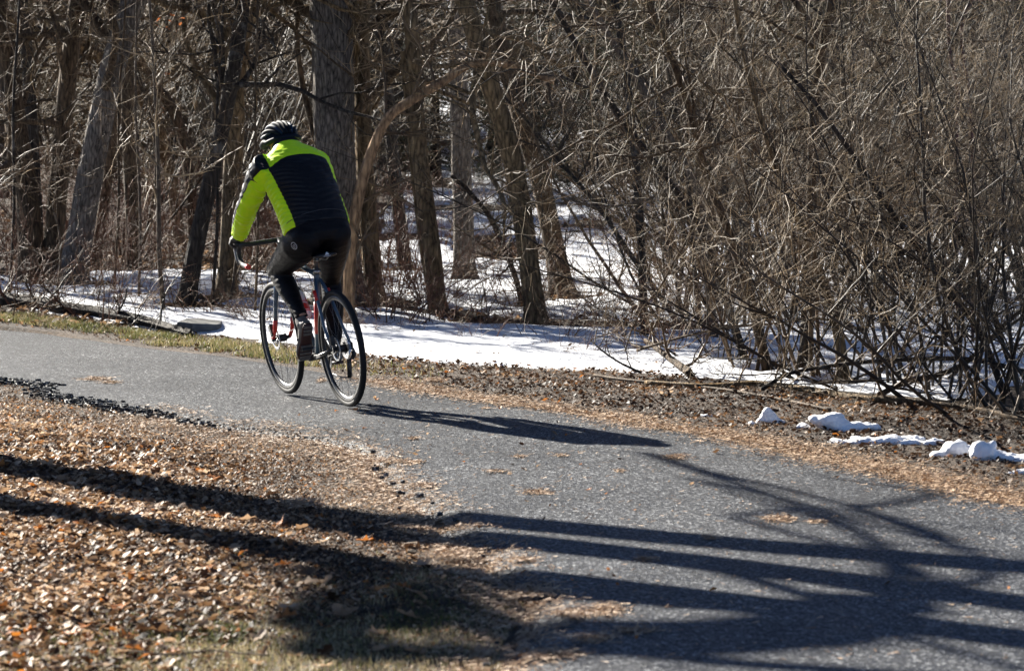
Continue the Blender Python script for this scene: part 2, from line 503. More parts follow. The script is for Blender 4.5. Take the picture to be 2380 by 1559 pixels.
off = np.abs(rng.normal(0, 0.07, len(k))) - 0.045
px_ = cand[k, 0] + rng.normal(0, 0.05, len(k)); py_ = cand[k, 1] - off
sz = 0.004 + 0.026 * rng.random(len(k)) ** 3.2
V, F = lumps(len(k), px_, py_, -0.030 + np.clip(0.028 - off * 0.15, 0, 0.03) + sz * 0.15, sz, rng)
rub = mesh_np('asphalt_rubble', V, F, ASPH, smooth=False)
tag(rub, 'dark crumbs of broken asphalt along the near rim of the path', 'rubble', kind='stuff')

# ------------------------------------------------------------------ leaves, needles and grass
LEAF_ST = [(0.0, (0.025, 0.014, 0.009)), (0.2, (0.055, 0.028, 0.015)), (0.42, (0.18, 0.10, 0.05)), (0.64, (0.41, 0.265, 0.155)), (0.82, (0.64, 0.47, 0.32)), (0.9, (0.42, 0.15, 0.035)), (1.0, (0.50, 0.18, 0.03))]
LEAFM = tintmat('dead_leaf', LEAF_ST, 0.62, 0.32, 0.3)
def leaves(x, y, z, size, r, tilt=0.55, tint=None):
    """curled little leaves: 3x3 grid each with pointed ends"""
    n = len(x)
    gu = np.array([-1, 0, 1, -1, 0, 1, -1, 0, 1]) * 0.5; gv = np.array([-1, -1, -1, 0, 0, 0, 1, 1, 1]) * 0.5
    wv = np.array([0.25, 0.25, 0.25, 1, 1, 1, 0.45, 0.45, 0.45])
    asp = r.uniform(0.45, 0.9, n)
    U = gu[None] * wv[None] * asp[:, None]; W = np.broadcast_to(gv[None], U.shape).copy()
    U = U + r.normal(0, 0.07, U.shape); W = W + r.normal(0, 0.07, U.shape)
    cu = r.normal(0.5, 0.6, n)[:, None]; cv = r.normal(0.0, 0.5, n)[:, None]
    Z = cu * U * U * 2 + cv * W * W + r.normal(0, 0.05, U.shape)
    a = r.uniform(0, 6.283, n)[:, None]; tx = r.normal(0, tilt, n)[:, None]; ty = r.normal(0, tilt, n)[:, None]
    Z = Z + U * np.tan(np.clip(tx, -0.9, 0.9)) + W * np.tan(np.clip(ty, -0.9, 0.9))
    Z = Z - Z.min(1, keepdims=True)
    s = size[:, None]
    X_ = (U * np.cos(a) - W * np.sin(a)) * s + x[:, None]; Y_ = (U * np.sin(a) + W * np.cos(a)) * s + y[:, None]
    V = np.stack([X_, Y_, np.clip(Z, 0, 0.9) * s * 0.7 + z[:, None]], 2).reshape(-1, 3)
    Q = np.array([(0, 1, 4, 3), (1, 2, 5, 4), (3, 4, 7, 6), (4, 5, 8, 7)])
    F = (Q[None] + (np.arange(n) * 9)[:, None, None]).reshape(-1, 4)
    t = r.random(n) if tint is None else tint
    sm = size < 0.0145                       # crumbs need one quad only
    F = F.reshape(n, 4, 4); Fb = F[~sm].reshape(-1, 4)
    Fs_ = np.array([(0, 2, 8, 6)]) + (np.arange(n)[sm] * 9)[:, None]
    return V, np.concatenate([Fb, Fs_]), np.concatenate([np.repeat(t[~sm], 4), t[sm]])
def scatter_screen(n, poly, r, ylo=None):
    """ground points spread over a region outlined by photo corners (world polygon sampled evenly)"""
    pw = np.array([flat(*p, z=-0.035) for p in poly])
    mn, mx = pw.min(0), pw.max(0); out = []; tot = 0
    while tot < n:
        p = r.uniform(mn, mx, (n, 2)); p = p[inside(p[:, 0], p[:, 1], pw)]
        out.append(p); tot += len(p)
    return np.concatenate(out)[:n]
LEFTZ = [(-60, 878), (115, 913), (258, 938), (355, 958), (595, 998), (815, 1040), (885, 1110), (978, 1180), (1099, 1268), (1185, 1371), (1225, 1412), (1165, 1510), (1150, 1640), (-60, 1640)]
p = scatter_screen(95000, LEFTZ, rng)
# fewer and smaller towards the path and the grassy corner by the bottom middle
sdl = np.maximum(road_sd(p[:, 0], p[:, 1]), 0)
gc = flat(700, 1540)
grassy = np.exp(-(((p[:, 0] - gc[0]) / 0.75) ** 2 + ((p[:, 1] - gc[1]) / 1.5) ** 2))
keep = rng.random(len(p)) < np.clip(1.15 - grassy * 1.0, 0.1, 1) * np.clip(0.35 + sdl / 0.5, 0, 1)
p = p[keep]; sdl = sdl[keep]
big = sstep(0.15, 1.3, sdl)
size = (0.008 + 0.034 * big * rng.random(len(p)) ** 3.5 + 0.010 * rng.random(len(p)))
tint = np.clip(rng.beta(1.7, 1.9, len(p)) * 0.88 + 0.75 * (fbm(p[:, 0] * 1.7 + 4, p[:, 1] * 0.9, 4) - 0.5), 0, 0.81); o_ = rng.random(len(p)) < 0.03; tint[o_] = rng.uniform(0.88, 1, o_.sum())
zz = hground(p[:, 0], p[:, 1]) + rng.uniform(-0.004, 0.010, len(p))
V, F, T = leaves(p[:, 0], p[:, 1], zz, size, rng, 0.6, tint)
lit = mesh_np('fallen_leaves', V, F, LEAFM, fcol=T, smooth=False)
tag(lit, 'thick carpet of dry brown and orange leaves beside the path', 'leaves', kind='stuff')

# single big leaves of the foreground
big_meshes = []
for q in range(8):
    r = np.random.default_rng(50 + q)
    nu, nv = 5, 7
    U, W = np.meshgrid(np.linspace(-1, 1, nu), np.linspace(-1, 1, nv))
    lobes = (1 - np.abs(W) ** 2.2) * (0.62 + 0.28 * np.cos(W * 9.0)) + 0.06
    X = U * lobes * 0.5 + r.normal(0, 0.02, U.shape); Y = W * 0.62
    Z = 0.42 * r.uniform(0.2, 1.5) * X * X * 2.5 + r.uniform(-0.35, 0.6) * Y * Y + 0.14 * Y * X + r.normal(0, 0.025, U.shape)
    Z -= Z.min()
    o = mesh_np('fallen_leaf', np.stack([X, Y, Z], 2).reshape(-1, 3), gridfaces(nv, nu), tintmat('big_leaf', [(0, c_), (1, c_)], 0.5, 0.25) if False else LEAFM, fcol=np.full((nu - 1) * (nv - 1), r.choice([0.2, 0.4, 0.55, 0.66, 0.76, 0.9])), smooth=True)
    big_meshes.append(o.data); bpy.data.objects.remove(o)
pb = scatter_screen(260, [(-20, 1060), (500, 1100), (1000, 1250), (1000, 1559), (-20, 1559)], rng)
for i in range(len(pb)):
    o = bpy.data.objects.new('fallen_leaf', big_meshes[i % 8]); COL.objects.link(o); o.parent = ground
    s = rng.uniform(0.045, 0.085)
    o.location = (pb[i, 0], pb[i, 1], float(hground(pb[i, 0], pb[i, 1])) + 0.012)
    o.rotation_euler = (rng.normal(0, 0.3), rng.normal(0, 0.3), rng.uniform(0, 6.28)); o.scale = (s, s, s)

# verge on the far side: brown leaves and crumbs
VERGE = [(-60, 742), (215, 762), (595, 798), (839, 822), (1127, 848), (1500, 862), (1800, 905), (2100, 935), (2450, 965), (2450, 1170), (2214, 1130), (1948, 1062), (1636, 1003), (1244, 945), (839, 878), (595, 835), (-60, 758)]
p = scatter_screen(46000, VERGE, rng)
sdv = road_sd(p[:, 0], p[:, 1]); p = p[sdv > -0.05]; sdv = sdv[sdv > -0.05]
dk_ = fbm(p[:, 0] * 2.2, p[:, 1] * 1.1 + 3, 3)
tint = np.clip(rng.beta(1.2, 3.2, len(p)) * 0.84 + 0.7 * (dk_ - 0.55), 0, 0.84); o_ = rng.random(len(p)) < 0.02; tint[o_] = 0.93
V, F, T = leaves(p[:, 0], p[:, 1], hground(p[:, 0], p[:, 1]) + rng.uniform(-0.003, 0.010, len(p)), (0.007 + 0.028 * rng.random(len(p)) ** 5) * np.where(sdv > 0.35, 1.2, 0.75), rng, 0.45, tint)
lit2 = mesh_np('leaf_crumbs', V, F, LEAFM, fcol=T, smooth=False)
tag(lit2, 'brown crumbled leaves on the verge between path and snow', 'leaves', kind='stuff')

# tan pine needle drifts: along both rims and in patches on the asphalt
NEEDM = tintmat('pine_needles', [(0, (0.20, 0.105, 0.05)), (0.5, (0.36, 0.22, 0.115)), (1, (0.56, 0.39, 0.235))], 0.55, 0.0, 0.5)
def slivers(x, y, z, L, wd, r, flatness=0.12, tint=None, bend=None):
    n = len(x); a = r.uniform(0, 6.283, n) if bend is None else bend; e = r.normal(0, flatness, n)
    dx, dy, dz = np.cos(a) * L / 2, np.sin(a) * L / 2, np.abs(np.sin(e)) * L / 2
    nx, ny = -np.sin(a) * wd / 2, np.cos(a) * wd / 2
    V = np.stack([np.stack([x - dx - nx, y - dy - ny, z], 1), np.stack([x - dx + nx, y - dy + ny, z], 1), np.stack([x + dx + nx, y + dy + ny, z + dz * 2 + wd * .5], 1), np.stack([x + dx - nx, y + dy - ny, z + dz * 2], 1)], 1).reshape(-1, 3)
    F = np.arange(4 * n).reshape(n, 4)
    return V, F, (r.random(n) if tint is None else tint)
parts = []
for pl, nn, sgn, w0 in ((farp, 42000, 1, 0.20), (nearp, 15000, 1, 0.16)):
    vs = pl[(pl[:, 1] > 10.8) & (pl[:, 1] < 26) & (np.abs(pl[:, 0]) < 3.6)]
    if pl is farp: vs = vs[vs[:, 0] > -0.9]
    else: vs = vs[vs[:, 1] < 20.9]
    k = rng.integers(0, len(vs), nn)
    lump = vnoise(vs[k, 0] * 3.0 + 5, vs[k, 1] * 3.0)
    wx = np.where(vs[k, 0] > 0.5, 1.0, 0.55) if pl is farp else 1.0
    x = vs[k, 0] + rng.normal(0, w0 * 0.6, nn); y = vs[k, 1] + wx * rng.normal(0, w0, nn) * (0.5 + 1.6 * lump) + (0.02 if pl is farp else -0.02)
    sd_ = road_sd(x, y)
    z = np.where(sd_ < 0, 0.006 - 0.040 * sstep(-0.17, 0, sd_), hground(x, y) + 0.012)
    parts.append(slivers(x, y, z + rng.uniform(0, 0.006, nn), rng.uniform(0.015, 0.05, nn), rng.uniform(0.002, 0.006, nn), rng))
V, F, T = join(parts)
nd = mesh_np('pine_needles', V, F, NEEDM, fcol=T, smooth=False)
tag(nd, 'tan pine needles drifted along both rims of the asphalt', 'pine needles', kind='stuff')
parts = []
PATCH = [(225, 882, 40, 4), (258, 890, 25, 3), (745, 886, 12, 4), (900, 1073, 45, 6), (960, 1075, 30, 5), (990, 1130, 40, 5), (960, 1020, 20, 3), (1570, 1064, 36, 6), (1205, 1062, 18, 3), (1250, 1146, 40, 6), (1150, 1097, 30, 3), (1810, 1208, 42, 9), (1900, 1214, 30, 4), (1060, 1290, 70, 12), (1220, 1302, 38, 6), (1410, 1420, 60, 16), (1330, 1430, 50, 18), (1380, 1485, 60, 12), (1290, 1520, 80, 14), (1010, 883, 30, 4), (955, 905, 24, 3), (1090, 925, 24, 3), (1305, 1060, 20, 3), (700, 1170, 60, 10), (1500, 1300, 30, 5), (1650, 1252, 22, 4), (1230, 1375, 60, 14), (1480, 1466, 70, 8), (1130, 950, 14, 2), (1440, 1096, 16, 3)]
for (X, Y, a, b_) in PATCH:
    c0 = flat(X, Y); sx = a / FPX * c0[1]; sy = (flat(X, Y - b_) - c0)[1]
    nn = int(np.clip(1500 * sx * sy * 18, 40, 1500))
    x = c0[0] + rng.normal(0, sx * 0.45, nn); y = c0[1] + rng.normal(0, abs(sy) * 0.5, nn)
    parts.append(slivers(x, y, rng.uniform(0.003, 0.008, nn), rng.uniform(0.012, 0.05, nn), rng.uniform(0.002, 0.005, nn), rng))
nn = 1500
pr = scatter_screen(nn, [(600, 1000), (900, 880), (1600, 1010), (2380, 1180), (2380, 1559), (1200, 1559), (1200, 1400), (900, 1100)], rng)
parts.append(slivers(pr[:, 0], pr[:, 1], rng.uniform(0.003, 0.006, nn), rng.uniform(0.01, 0.04, nn), rng.uniform(0.002, 0.006, nn), rng))
V, F, T = join(parts)
nd2 = mesh_np('needle_patches', V, F, NEEDM, fcol=T, smooth=False)
tag(nd2, 'small tan drifts of pine needles scattered over the asphalt', 'pine needles', kind='stuff')
# a few loose leaves blown on to the asphalt
pr = scatter_screen(260, [(600, 1005), (839, 880), (1636, 1010), (2380, 1180), (2380, 1559), (1230, 1559), (1200, 1400), (900, 1100)], rng)
kx = rng.random(260) < np.where(pr[:, 0] < 0.6, 0.9, 0.25); pr = pr[kx]
V, F, T = leaves(pr[:, 0], pr[:, 1], np.full(len(pr), 0.002), rng.uniform(0.012, 0.035, len(pr)), rng, 0.4)
tag(mesh_np('blown_leaves', V, F, LEAFM, fcol=T, smooth=False), 'sparse brown leaf scraps blown across the asphalt', 'leaves', kind='stuff')

# grass: dead tan with green tufts in the bottom middle, and the narrow lawn strip on the far verge
GRM = tintmat('grass', [(0, (0.06, 0.075, 0.022)), (0.3, (0.13, 0.15, 0.04)), (0.5, (0.26, 0.22, 0.10)), (0.8, (0.46, 0.37, 0.22)), (1, (0.62, 0.53, 0.36))], 0.55, 0.3)
def blades(x, y, z, h, wd, r, tint, lean=0.8):
    n = len(x); a = r.uniform(0, 6.283, n); l = np.abs(r.normal(0, lean, n)); b_ = r.uniform(0, 6.283, n)
    dx, dy = np.cos(b_) * np.tan(np.clip(l, 0, 1.2)) * h * 0.6, np.sin(b_) * np.tan(np.clip(l, 0, 1.2)) * h * 0.6
    nx, ny = np.cos(a) * wd / 2, np.sin(a) * wd / 2
    v0 = np.stack([x - nx, y - ny, z], 1); v1 = np.stack([x + nx, y + ny, z], 1)
    v2 = np.stack([x + nx * .8 + dx * .4, y + ny * .8 + dy * .4, z + h * .6], 1); v3 = np.stack([x - nx * .8 + dx * .4, y - ny * .8 + dy * .4, z + h * .6], 1)
    v4 = np.stack([x + dx + nx * .15, y + dy + ny * .15, z + h], 1); v5 = np.stack([x + dx - nx * .15, y + dy - ny * .15, z + h], 1)
    V = np.stack([v0, v1, v2, v3, v4, v5], 1).reshape(-1, 3)
    Q = np.array([(0, 1, 2, 3), (3, 2, 4, 5)])
    F = (Q[None] + (np.arange(n) * 6)[:, None, None]).reshape(-1, 4)
    return V, F, np.repeat(tint, 2)
p = scatter_screen(52000, [(-60, 1330), (500, 1290), (900, 1290), (1180, 1380), (1230, 1420), (1165, 1510), (1160, 1640), (-60, 1640)], rng)
gd = np.exp(-(((p[:, 0] - gc[0]) / 0.7) ** 2 + ((p[:, 1] - gc[1]) / 1.3) ** 2)); g3 = np.exp(-(((p[:, 1] - 11.8) / 0.7) ** 2)) * 0.6
dens = np.clip(np.maximum(gd * 1.3, g3) * (0.4 + 1.1 * vnoise(p[:, 0] * 5, p[:, 1] * 5)), 0.04, 1) 
p = p[rng.random(len(p)) < dens]
gt = np.clip(0.30 + 0.65 * rng.random(len(p)) - 0.50 * sstep(0.58, 0.8, vnoise(p[:, 0] * 3 + 9, p[:, 1] * 2.2)), 0, 1)
V, F, T = blades(p[:, 0], p[:, 1], hground(p[:, 0], p[:, 1]) - 0.004, rng.uniform(0.010, 0.034, len(p)), rng.uniform(0.0018, 0.004, len(p)), rng, gt, 1.0)
tag(mesh_np('grass', V, F, GRM, fcol=T, smooth=False), 'short tan and green grass at the near corner of the path', 'grass', kind='stuff')
p = scatter_screen(26000, [(-60, 742), (215, 768), (400, 788), (595, 806), (839, 838), (1050, 868), (1000, 895), (839, 872), (595, 833), (372, 807), (215, 784), (-60, 758)], rng)
p = p[(road_sd(p[:, 0], p[:, 1]) > 0.0)]
p = p[rng.random(len(p)) < np.clip(0.55 - 0.9 * (p[:, 0] + 1.6), 0.05, 0.75) * sstep(0.30, 0.60, fbm(p[:, 0] * 2.5, p[:, 1] * 2.5, 3) + 0.06)]
gt = np.clip(0.12 + 0.62 * rng.random(len(p)) + 0.3 * (vnoise(p[:, 0] * 3, p[:, 1] * 3) - 0.5), 0, 1)
V, F, T = blades(p[:, 0], p[:, 1], hground(p[:, 0], p[:, 1]) - 0.004, rng.uniform(0.02, 0.06, len(p)), rng.uniform(0.003, 0.007, len(p)), rng, gt)
tag(mesh_np('verge_grass', V, F, GRM, fcol=T, smooth=False), 'thin strip of green and tan grass on the far verge', 'grass', kind='stuff')
# ------------------------------------------------------------------ where a sight line meets the ground
def hit(X, Y, dmin=10.0, dmax=140.0):
    r = ray(X, Y)
    for d in np.arange(dmin, dmax, 0.1):
        s = d / r.y
        if CAMH + r.z * s <= float(hbase(r.x * s, d)) - 0.03: return np.array((r.x * s, d))
    return np.array((r.x * dmax / r.y, dmax))
def gz(x, y): return float(hground(np.array([x]), np.array([y]))[0])

# trunks: label, screen points from the base up, widths in photo px at base / at the last point, bark, twig material, extra
TREES = [
 ('brown trunk at the far left edge leaning left above the log', [(78, 655), (62, 450), (35, 280), (8, 100)], 58, 48, 'BK_BROWN', None),
 ('dark slim trunk second from the left edge, nearly upright', [(92, 640), (82, 480), (74, 300), (62, 120), (48, -20)], 34, 27, 'BK_DARK', None),
 ('dark brown trunk third from the left, leaning right at the top', [(118, 655), (128, 520), (143, 350), (158, 180), (182, -10)], 48, 40, 'BK_BROWN', None),
 ('thick dark trunk leaning right, sunlit on its left edge and forked near the top', [(163, 668), (190, 520), (222, 340), (262, 160), (318, -20)], 62, 56, 'BK_GREY', 32.5),
 ('slim trunk standing close behind the thick leaning one', [(218, 650), (238, 500), (262, 330), (285, 200), (310, 20)], 26, 18, 'BK_BROWN', 36),
 ('upright brown trunk in the red brush left of the thin sapling', [(312, 640), (308, 520), (303, 420), (296, 250), (300, 60)], 34, 26, 'BK_BROWN', 35),
 ('bent brown trunk behind the thin sapling, curving left near its top', [(452, 640), (447, 500), (438, 400), (420, 300), (385, 230), (350, 190)], 24, 26, 'BK_BROWN', 37),
 ('mottled dark trunk leaning right between the sapling and the cyclist', [(432, 706), (452, 590), (482, 450), (515, 300), (545, 150), (568, -20)], 42, 32, 'BK_DARK', None),
 ('furrowed olive brown trunk just left of the cyclist', [(528, 690), (535, 560), (540, 420), (546, 280), (540, 150), (505, 20), (490, -40)], 50, 40, 'BK_TAN', None),
 ('huge grey furrowed trunk directly behind the cyclist', [(790, 706), (786, 560), (779, 400), (774, 200), (771, -20)], 92, 95, 'BK_GREY', None),
 ('straight grey brown trunk right beside the huge one', [(872, 702), (860, 560), (848, 380), (843, 200), (842, -20)], 44, 34, 'BK_TAN', None),
 ('dark trunk standing in open snow, second right of the huge one', [(943, 626), (928, 500), (915, 380), (905, 250), (893, 120), (885, -20)], 32, 26, 'BK_DARK', None),
 ('tan trunk with a slim twin stem, in the snow left of the upright grey one', [(1020, 724), (1003, 580), (985, 440), (973, 330), (964, 230), (955, 60)], 44, 34, 'BK_TAN', None),
 ('grey trunk standing upright in shaded snow near the middle of the wood', [(1080, 655), (1078, 520), (1073, 400), (1068, 260), (1060, 80)], 50, 42, 'BK_GREY', None),
 ('olive tan trunk with its foot in brown leaves by the snow strip, leaning left', [(1250, 757), (1228, 600), (1204, 440), (1180, 330), (1140, 200), (1092, 40)], 48, 44, 'BK_TAN', None),
 ('brownish grey trunk right behind the olive tan one, leaning left', [(1312, 690), (1285, 560), (1258, 430), (1228, 330), (1196, 220), (1150, 40)], 50, 38, 'BK_BROWN', None),
 ('slender dark curved stem left of the olive tan trunk', [(1218, 712), (1200, 650), (1172, 580), (1135, 500), (1085, 440), (1050, 410)], 14, 9, 'BK_DARK', None),
 ('leaning trunk with pale peeled bark inside the thicket', [(1660, 640), (1636, 520), (1612, 420), (1545, 300), (1480, 185), (1400, 60)], 22, 17, 'BK_SMOOTH', 27.5),
 ('dark upright trunk where the thicket begins, at the top middle', [(1500, 700), (1485, 480), (1468, 280), (1450, 130), (1425, -20)], 20, 17, 'BK_DARK', 28),
 ('long dark trunk leaning left across the thicket', [(1740, 830), (1640, 560), (1560, 430), (1460, 300), (1370, 160), (1275, -10)], 20, 14, 'BK_DARK', 25.2),
 ('forked dark trunk in the right thicket with a broad V at the top', [(1872, 862), (1880, 640), (1888, 430), (1893, 250), (1915, 95), (1935, -20)], 34, 20, 'BK_BROWN', None),
 ('long thin trunk running diagonally down to the right edge of the thicket', [(2345, 905), (2275, 770), (2170, 625), (2070, 490), (1975, 350), (1885, 230), (1800, 140)], 18, 9, 'BK_DARK', 22.3),
 ('second thin diagonal trunk close above the long one at the right', [(2375, 890), (2310, 740), (2265, 620), (2200, 500), (2110, 400), (2035, 335)], 13, 8, 'BK_DARK', 22.9),
 ('dark trunk at the upper right edge of the photo', [(2375, 700), (2362, 400), (2358, 180), (2365, -20)], 34, 34, 'BK_DARK', 40),
 ('pale sunlit trunk deep in the thicket at the top right', [(2105, 640), (2096, 300), (2090, 120), (2100, -20)], 24, 20, 'BK_GREY', 46),
 ('brown trunk leaning left low in the right thicket', [(1790, 862), (1745, 700), (1700, 560), (1640, 400), (1600, 250), (1530, 60)], 26, 15, 'BK_BROWN', None),
 ('stout brown stump like trunk beside the stacked branches at right', [(1965, 885), (1945, 760), (1900, 620), (1860, 520), (1800, 380)], 30, 14, 'BK_TAN', None),
]
MATS = dict(BK_GREY=BK_GREY, BK_BROWN=BK_BROWN, BK_TAN=BK_TAN, BK_DARK=BK_DARK, BK_SMOOTH=BK_SMOOTH)
TREEXY = []
def trunk_mesh(path, rad, sides, seed, flare=0.5, lump=0.06):
    """path (n,3) rad (n) local coords -> V,F with root flare and furrows"""
    n = len(path)
    T = unit(np.gradient(path, axis=0))
    ref = np.array([0, 1.0, 0]); A = unit(np.cross(T, ref)); B = np.cross(T, A)
    ang = 2 * np.pi * np.arange(sides) / sides
    V = np.empty((n, sides, 3))
    zz = path[:, 2] - path[0, 2]
    fl = 1 + flare * np.exp(-zz / (rad[0] * 1.3))
    lob = 1 + 0.35 * np.exp(-zz / (rad[0] * 1.6))[:, None] * np.sin(ang[None] * (3 + seed % 3) + seed)
    big_n = vnoise(ang[None] * 2.2 + seed * 3.1, zz[:, None] * 2.0 + seed) - 0.5
    # seam-free furrows from 2D noise wrapped by cos/sin
    cx = np.cos(ang)[None] * 2.6 + seed * 7.7; cy = np.sin(ang)[None] * 2.6 + zz[:, None] * 1.1
    fn = fbm(cx * 2.5 + zz[:, None] * 0.8, cy * 2.5, 4) - 0.5
    rr = rad[:, None] * fl[:, None] * lob * (1 + lump * 3.2 * fn)
    V = path[:, None, :] + rr[:, :, None] * (A[:, None] * np.cos(ang)[None, :, None] + B[:, None] * np.sin(ang)[None, :, None])
    return V.reshape(-1, 3), gridwrap(n, sides)
def gridwrap(n, s):
    i = np.arange(n * s).reshape(n, s)
    return np.stack([i[:-1], np.roll(i, -1, 1)[:-1], np.roll(i, -1, 1)[1:], i[1:]], -1).reshape(-1, 4)

def make_tree(label, pts, w0, w1, bk, dep, seed, group=None, top=7.5, limbs=16, twigmul=1.0, tw=None, cat='tree', name='bare_tree', lowlimb=0.15):
    r = np.random.default_rng(seed)
    if dep is None:
        b = hit(*pts[0])
    else:
        q = at(pts[0][0], pts[0][1], dep); b = np.array((q[0], dep))
    d = b[1]
    root = np.array((b[0], b[1], gz(b[0], b[1]) - 0.06))
    P3 = [root]
    for i, (X, Y) in enumerate(pts[1:]):
        p = at(X, Y, d + 0.12 * math.sin(seed + i)); P3.append(p)
    P3 = np.array(P3); 
    if P3[1][2] < root[2] + 0.1: P3 = np.delete(P3, 1, 0)
    nvis = len(P3)
    # carry the stem on above the frame
    ln = np.linalg.norm(np.diff(P3, axis=0), axis=1).sum()
    t = unit(P3[-1] - P3[-2]); p = P3[-1].copy(); ext = []
    full = top > 0
    if full:
        while p[2] < top:
            t = unit(t + 0.25 * np.array([0, 0, 1.0]) + 0.10 * r.normal(size=3)); p = p + t * 0.8; ext.append(p.copy())
    allp = np.vstack([P3] + ([np.array(ext)] if ext else []))
    L = np.concatenate([[0], np.cumsum(np.linalg.norm(np.diff(allp, axis=0), axis=1))])
    sc_ = d / FPX
    r0, r1 = w0 * sc_ / 2, w1 * sc_ / 2
    n = int(np.clip(L[-1] / 0.07, 20, 110))
    path = catmull(allp, n); s = np.linspace(0, L[-1], n)
    Lv = L[nvis - 1]
    rad = np.where(s < Lv, r0 + (r1 - r0) * s / max(Lv, .1), r1 * np.clip(1 - (s - Lv) / max(L[-1] - Lv, .1) * 0.75, 0.2, 1))
    e = empty(name, tuple(root))
    loc = path - root
    V, F = trunk_mesh(loc, rad, 28 if w0 > 40 else 16, seed, 0.45 if w0 > 18 else 0.2)
    mesh_np('trunk', V, F, MATS[bk], e)
    tw = tw or TW_BROWN
    if limbs:
        Pp, Rp = loc[None], rad[None]
        H = L[-1]
        l1P, l1R = grow(Pp, Rp, limbs, min(2.2, H * .4), r, 8, 0.75, 0.12, 0.30, lowlimb, 0.62, 0.42, rmax=0.05, rmin=0.005)
        l2P, l2R = grow(l1P, l1R, int(limbs * 6), 1.1, r, 6, 0.7, 0.12, 0.35, 0.15, 1.0, 0.55, rmax=0.016, rmin=0.003)
        V1 = batch_tubes(l1P, l1R, 7); V2 = batch_tubes(l2P, l2R, 4)
        V, F, _ = join([V1, V2])
        mesh_np('branches', V, F, MATS[bk] if bk != 'BK_GREY' else BK_BROWN, e)
        l3P, l3R = grow(l2P, l2R, int(limbs * 34 * twigmul), 0.55, r, 4, 0.8, 0.1, 0.4, 0.1, 1.0, 0.6, rmax=0.006, rmin=0.0022)
        l4P, l4R = grow(l3P, l3R, int(limbs * 50 * twigmul), 0.28, r, 3, 0.8, 0.1, 0.4, 0.1, 1.0, 0.6, rmax=0.004, rmin=0.0018)
        V, F, _ = join([batch_tubes(l3P, l3R, 3), batch_tubes(l4P, l4R, 3)])
        mesh_np('twigs', V, F, tw, e)
    tag(e, label, cat, group)
    TREEXY.append((root[0], root[1], r0))
    return e, path, rad
lab_left = lambda q: q[0][0] < 760
tr_obj = {}
for i, (lab, pts, w0, w1, bk, dep) in enumerate(TREES):
    slim = w0 < 24
    full = i not in (16, 21, 22)
    e, pth, rd = make_tree(lab, pts, w0, w1, bk, dep, 100 + i, top=(7.5 if full else 0), limbs=(8 if slim else (9 if pts[0][0] < 1330 else 14)), lowlimb=(0.27 if 830 < pts[0][0] < 1330 else 0.15), twigmul=(0.55 if lab_left(pts) else 0.8), tw=[TW_PALE, TW_BROWN, TW_OLIVE][i % 3])
    tr_obj[i] = (e, pth, rd)
def add_limb(i, pts, w0, w1, name='limb', dd=0.0, mat=None):
    e, pth, rd = tr_obj[i]; d = pth[0][1] + dd
    P = np.array([at(X, Y, d + 0.03 * k) for k, (X, Y) in enumerate(pts)])
    loc = catmull(P, 26) - np.array(e.location)
    rad = np.linspace(w0, w1, 26) * d / FPX / 2
    V, F = trunk_mesh(loc, rad, 12, 5 + i, 0.0)
    return mesh_np(name, V, F, mat or BK_BROWN, e)
add_limb(3, [(212, 380), (236, 260), (275, 120), (292, 60), (262, 0), (250, -40)], 34, 16, mat=BK_TAN)
add_limb(3, [(292, 60), (340, -40), (380, -120)], 16, 10, mat=BK_TAN)
add_limb(12, [(1008, 700), (985, 600), (970, 480), (960, 400), (948, 260), (935, 120)], 16, 11, mat=BK_TAN)
add_limb(20, [(1912, 100), (1885, 60), (1845, 0), (1820, -50)], 17, 12)
add_limb(8, [(545, 300), (560, 180), (580, 60), (600, -40)], 22, 15, mat=BK_TAN)
add_limb(9, [(735, 330), (700, 180), (690, 60), (705, -30)], 16, 10, mat=BK_BROWN)
add_limb(2, [(158, 190), (200, 120), (215, 60), (235, -20)], 16, 9)

# the arched leaning trunk beside the huge one, and a second broken one crossing at the upper left
def stem_thing(name, label, cat, pts, d, w0, w1, mat, sides=12, seed=3, parts=('trunk',), n=40, ground_first=True, lump=0.08):
    P = [at(X, Y, (d[k] if hasattr(d, '__len__') else d)) for k, (X, Y) in enumerate(pts)]
    P = np.array(P)
    if ground_first: P[0][2] = gz(P[0][0], P[0][1]) - 0.05
    root = P[0].copy()
    path = catmull(P, n); dm = path[:, 1]
    rad = np.linspace(w0, w1, n) * dm / FPX / 2
    V, F = trunk_mesh(path - root, rad, sides, seed, 0.0, lump)
    # close the ends
    e = empty(name, tuple(root))
    nV = len(V); c0, c1 = (path[0] - root), (path[-1] - root)
    V = np.vstack([V, c0, c1]); s = sides
    caps = np.array([(j, nV, nV, (j + 1) % s) for j in range(s)] + [(nV - s + j, nV - s + (j + 1) % s, nV + 1, nV + 1) for j in range(s)])
    me = bpy.data.meshes.new(parts[0])
    fs = [tuple(f) for f in F] + [((j + 1) % s, j, nV) for j in range(s)] + [(nV - s + j, nV - s + (j + 1) % s, nV + 1) for j in range(s)]
    me.from_pydata(V.tolist(), [], [tuple(int(a) for a in f) for f in fs]); me.materials.append(mat)
    me.polygons.foreach_set('use_smooth', [True] * len(me.polygons))
    o = bpy.data.objects.new(parts[0], me); COL.objects.link(o); o.parent = e
    tag(e, label, cat)
    return e, path, rad
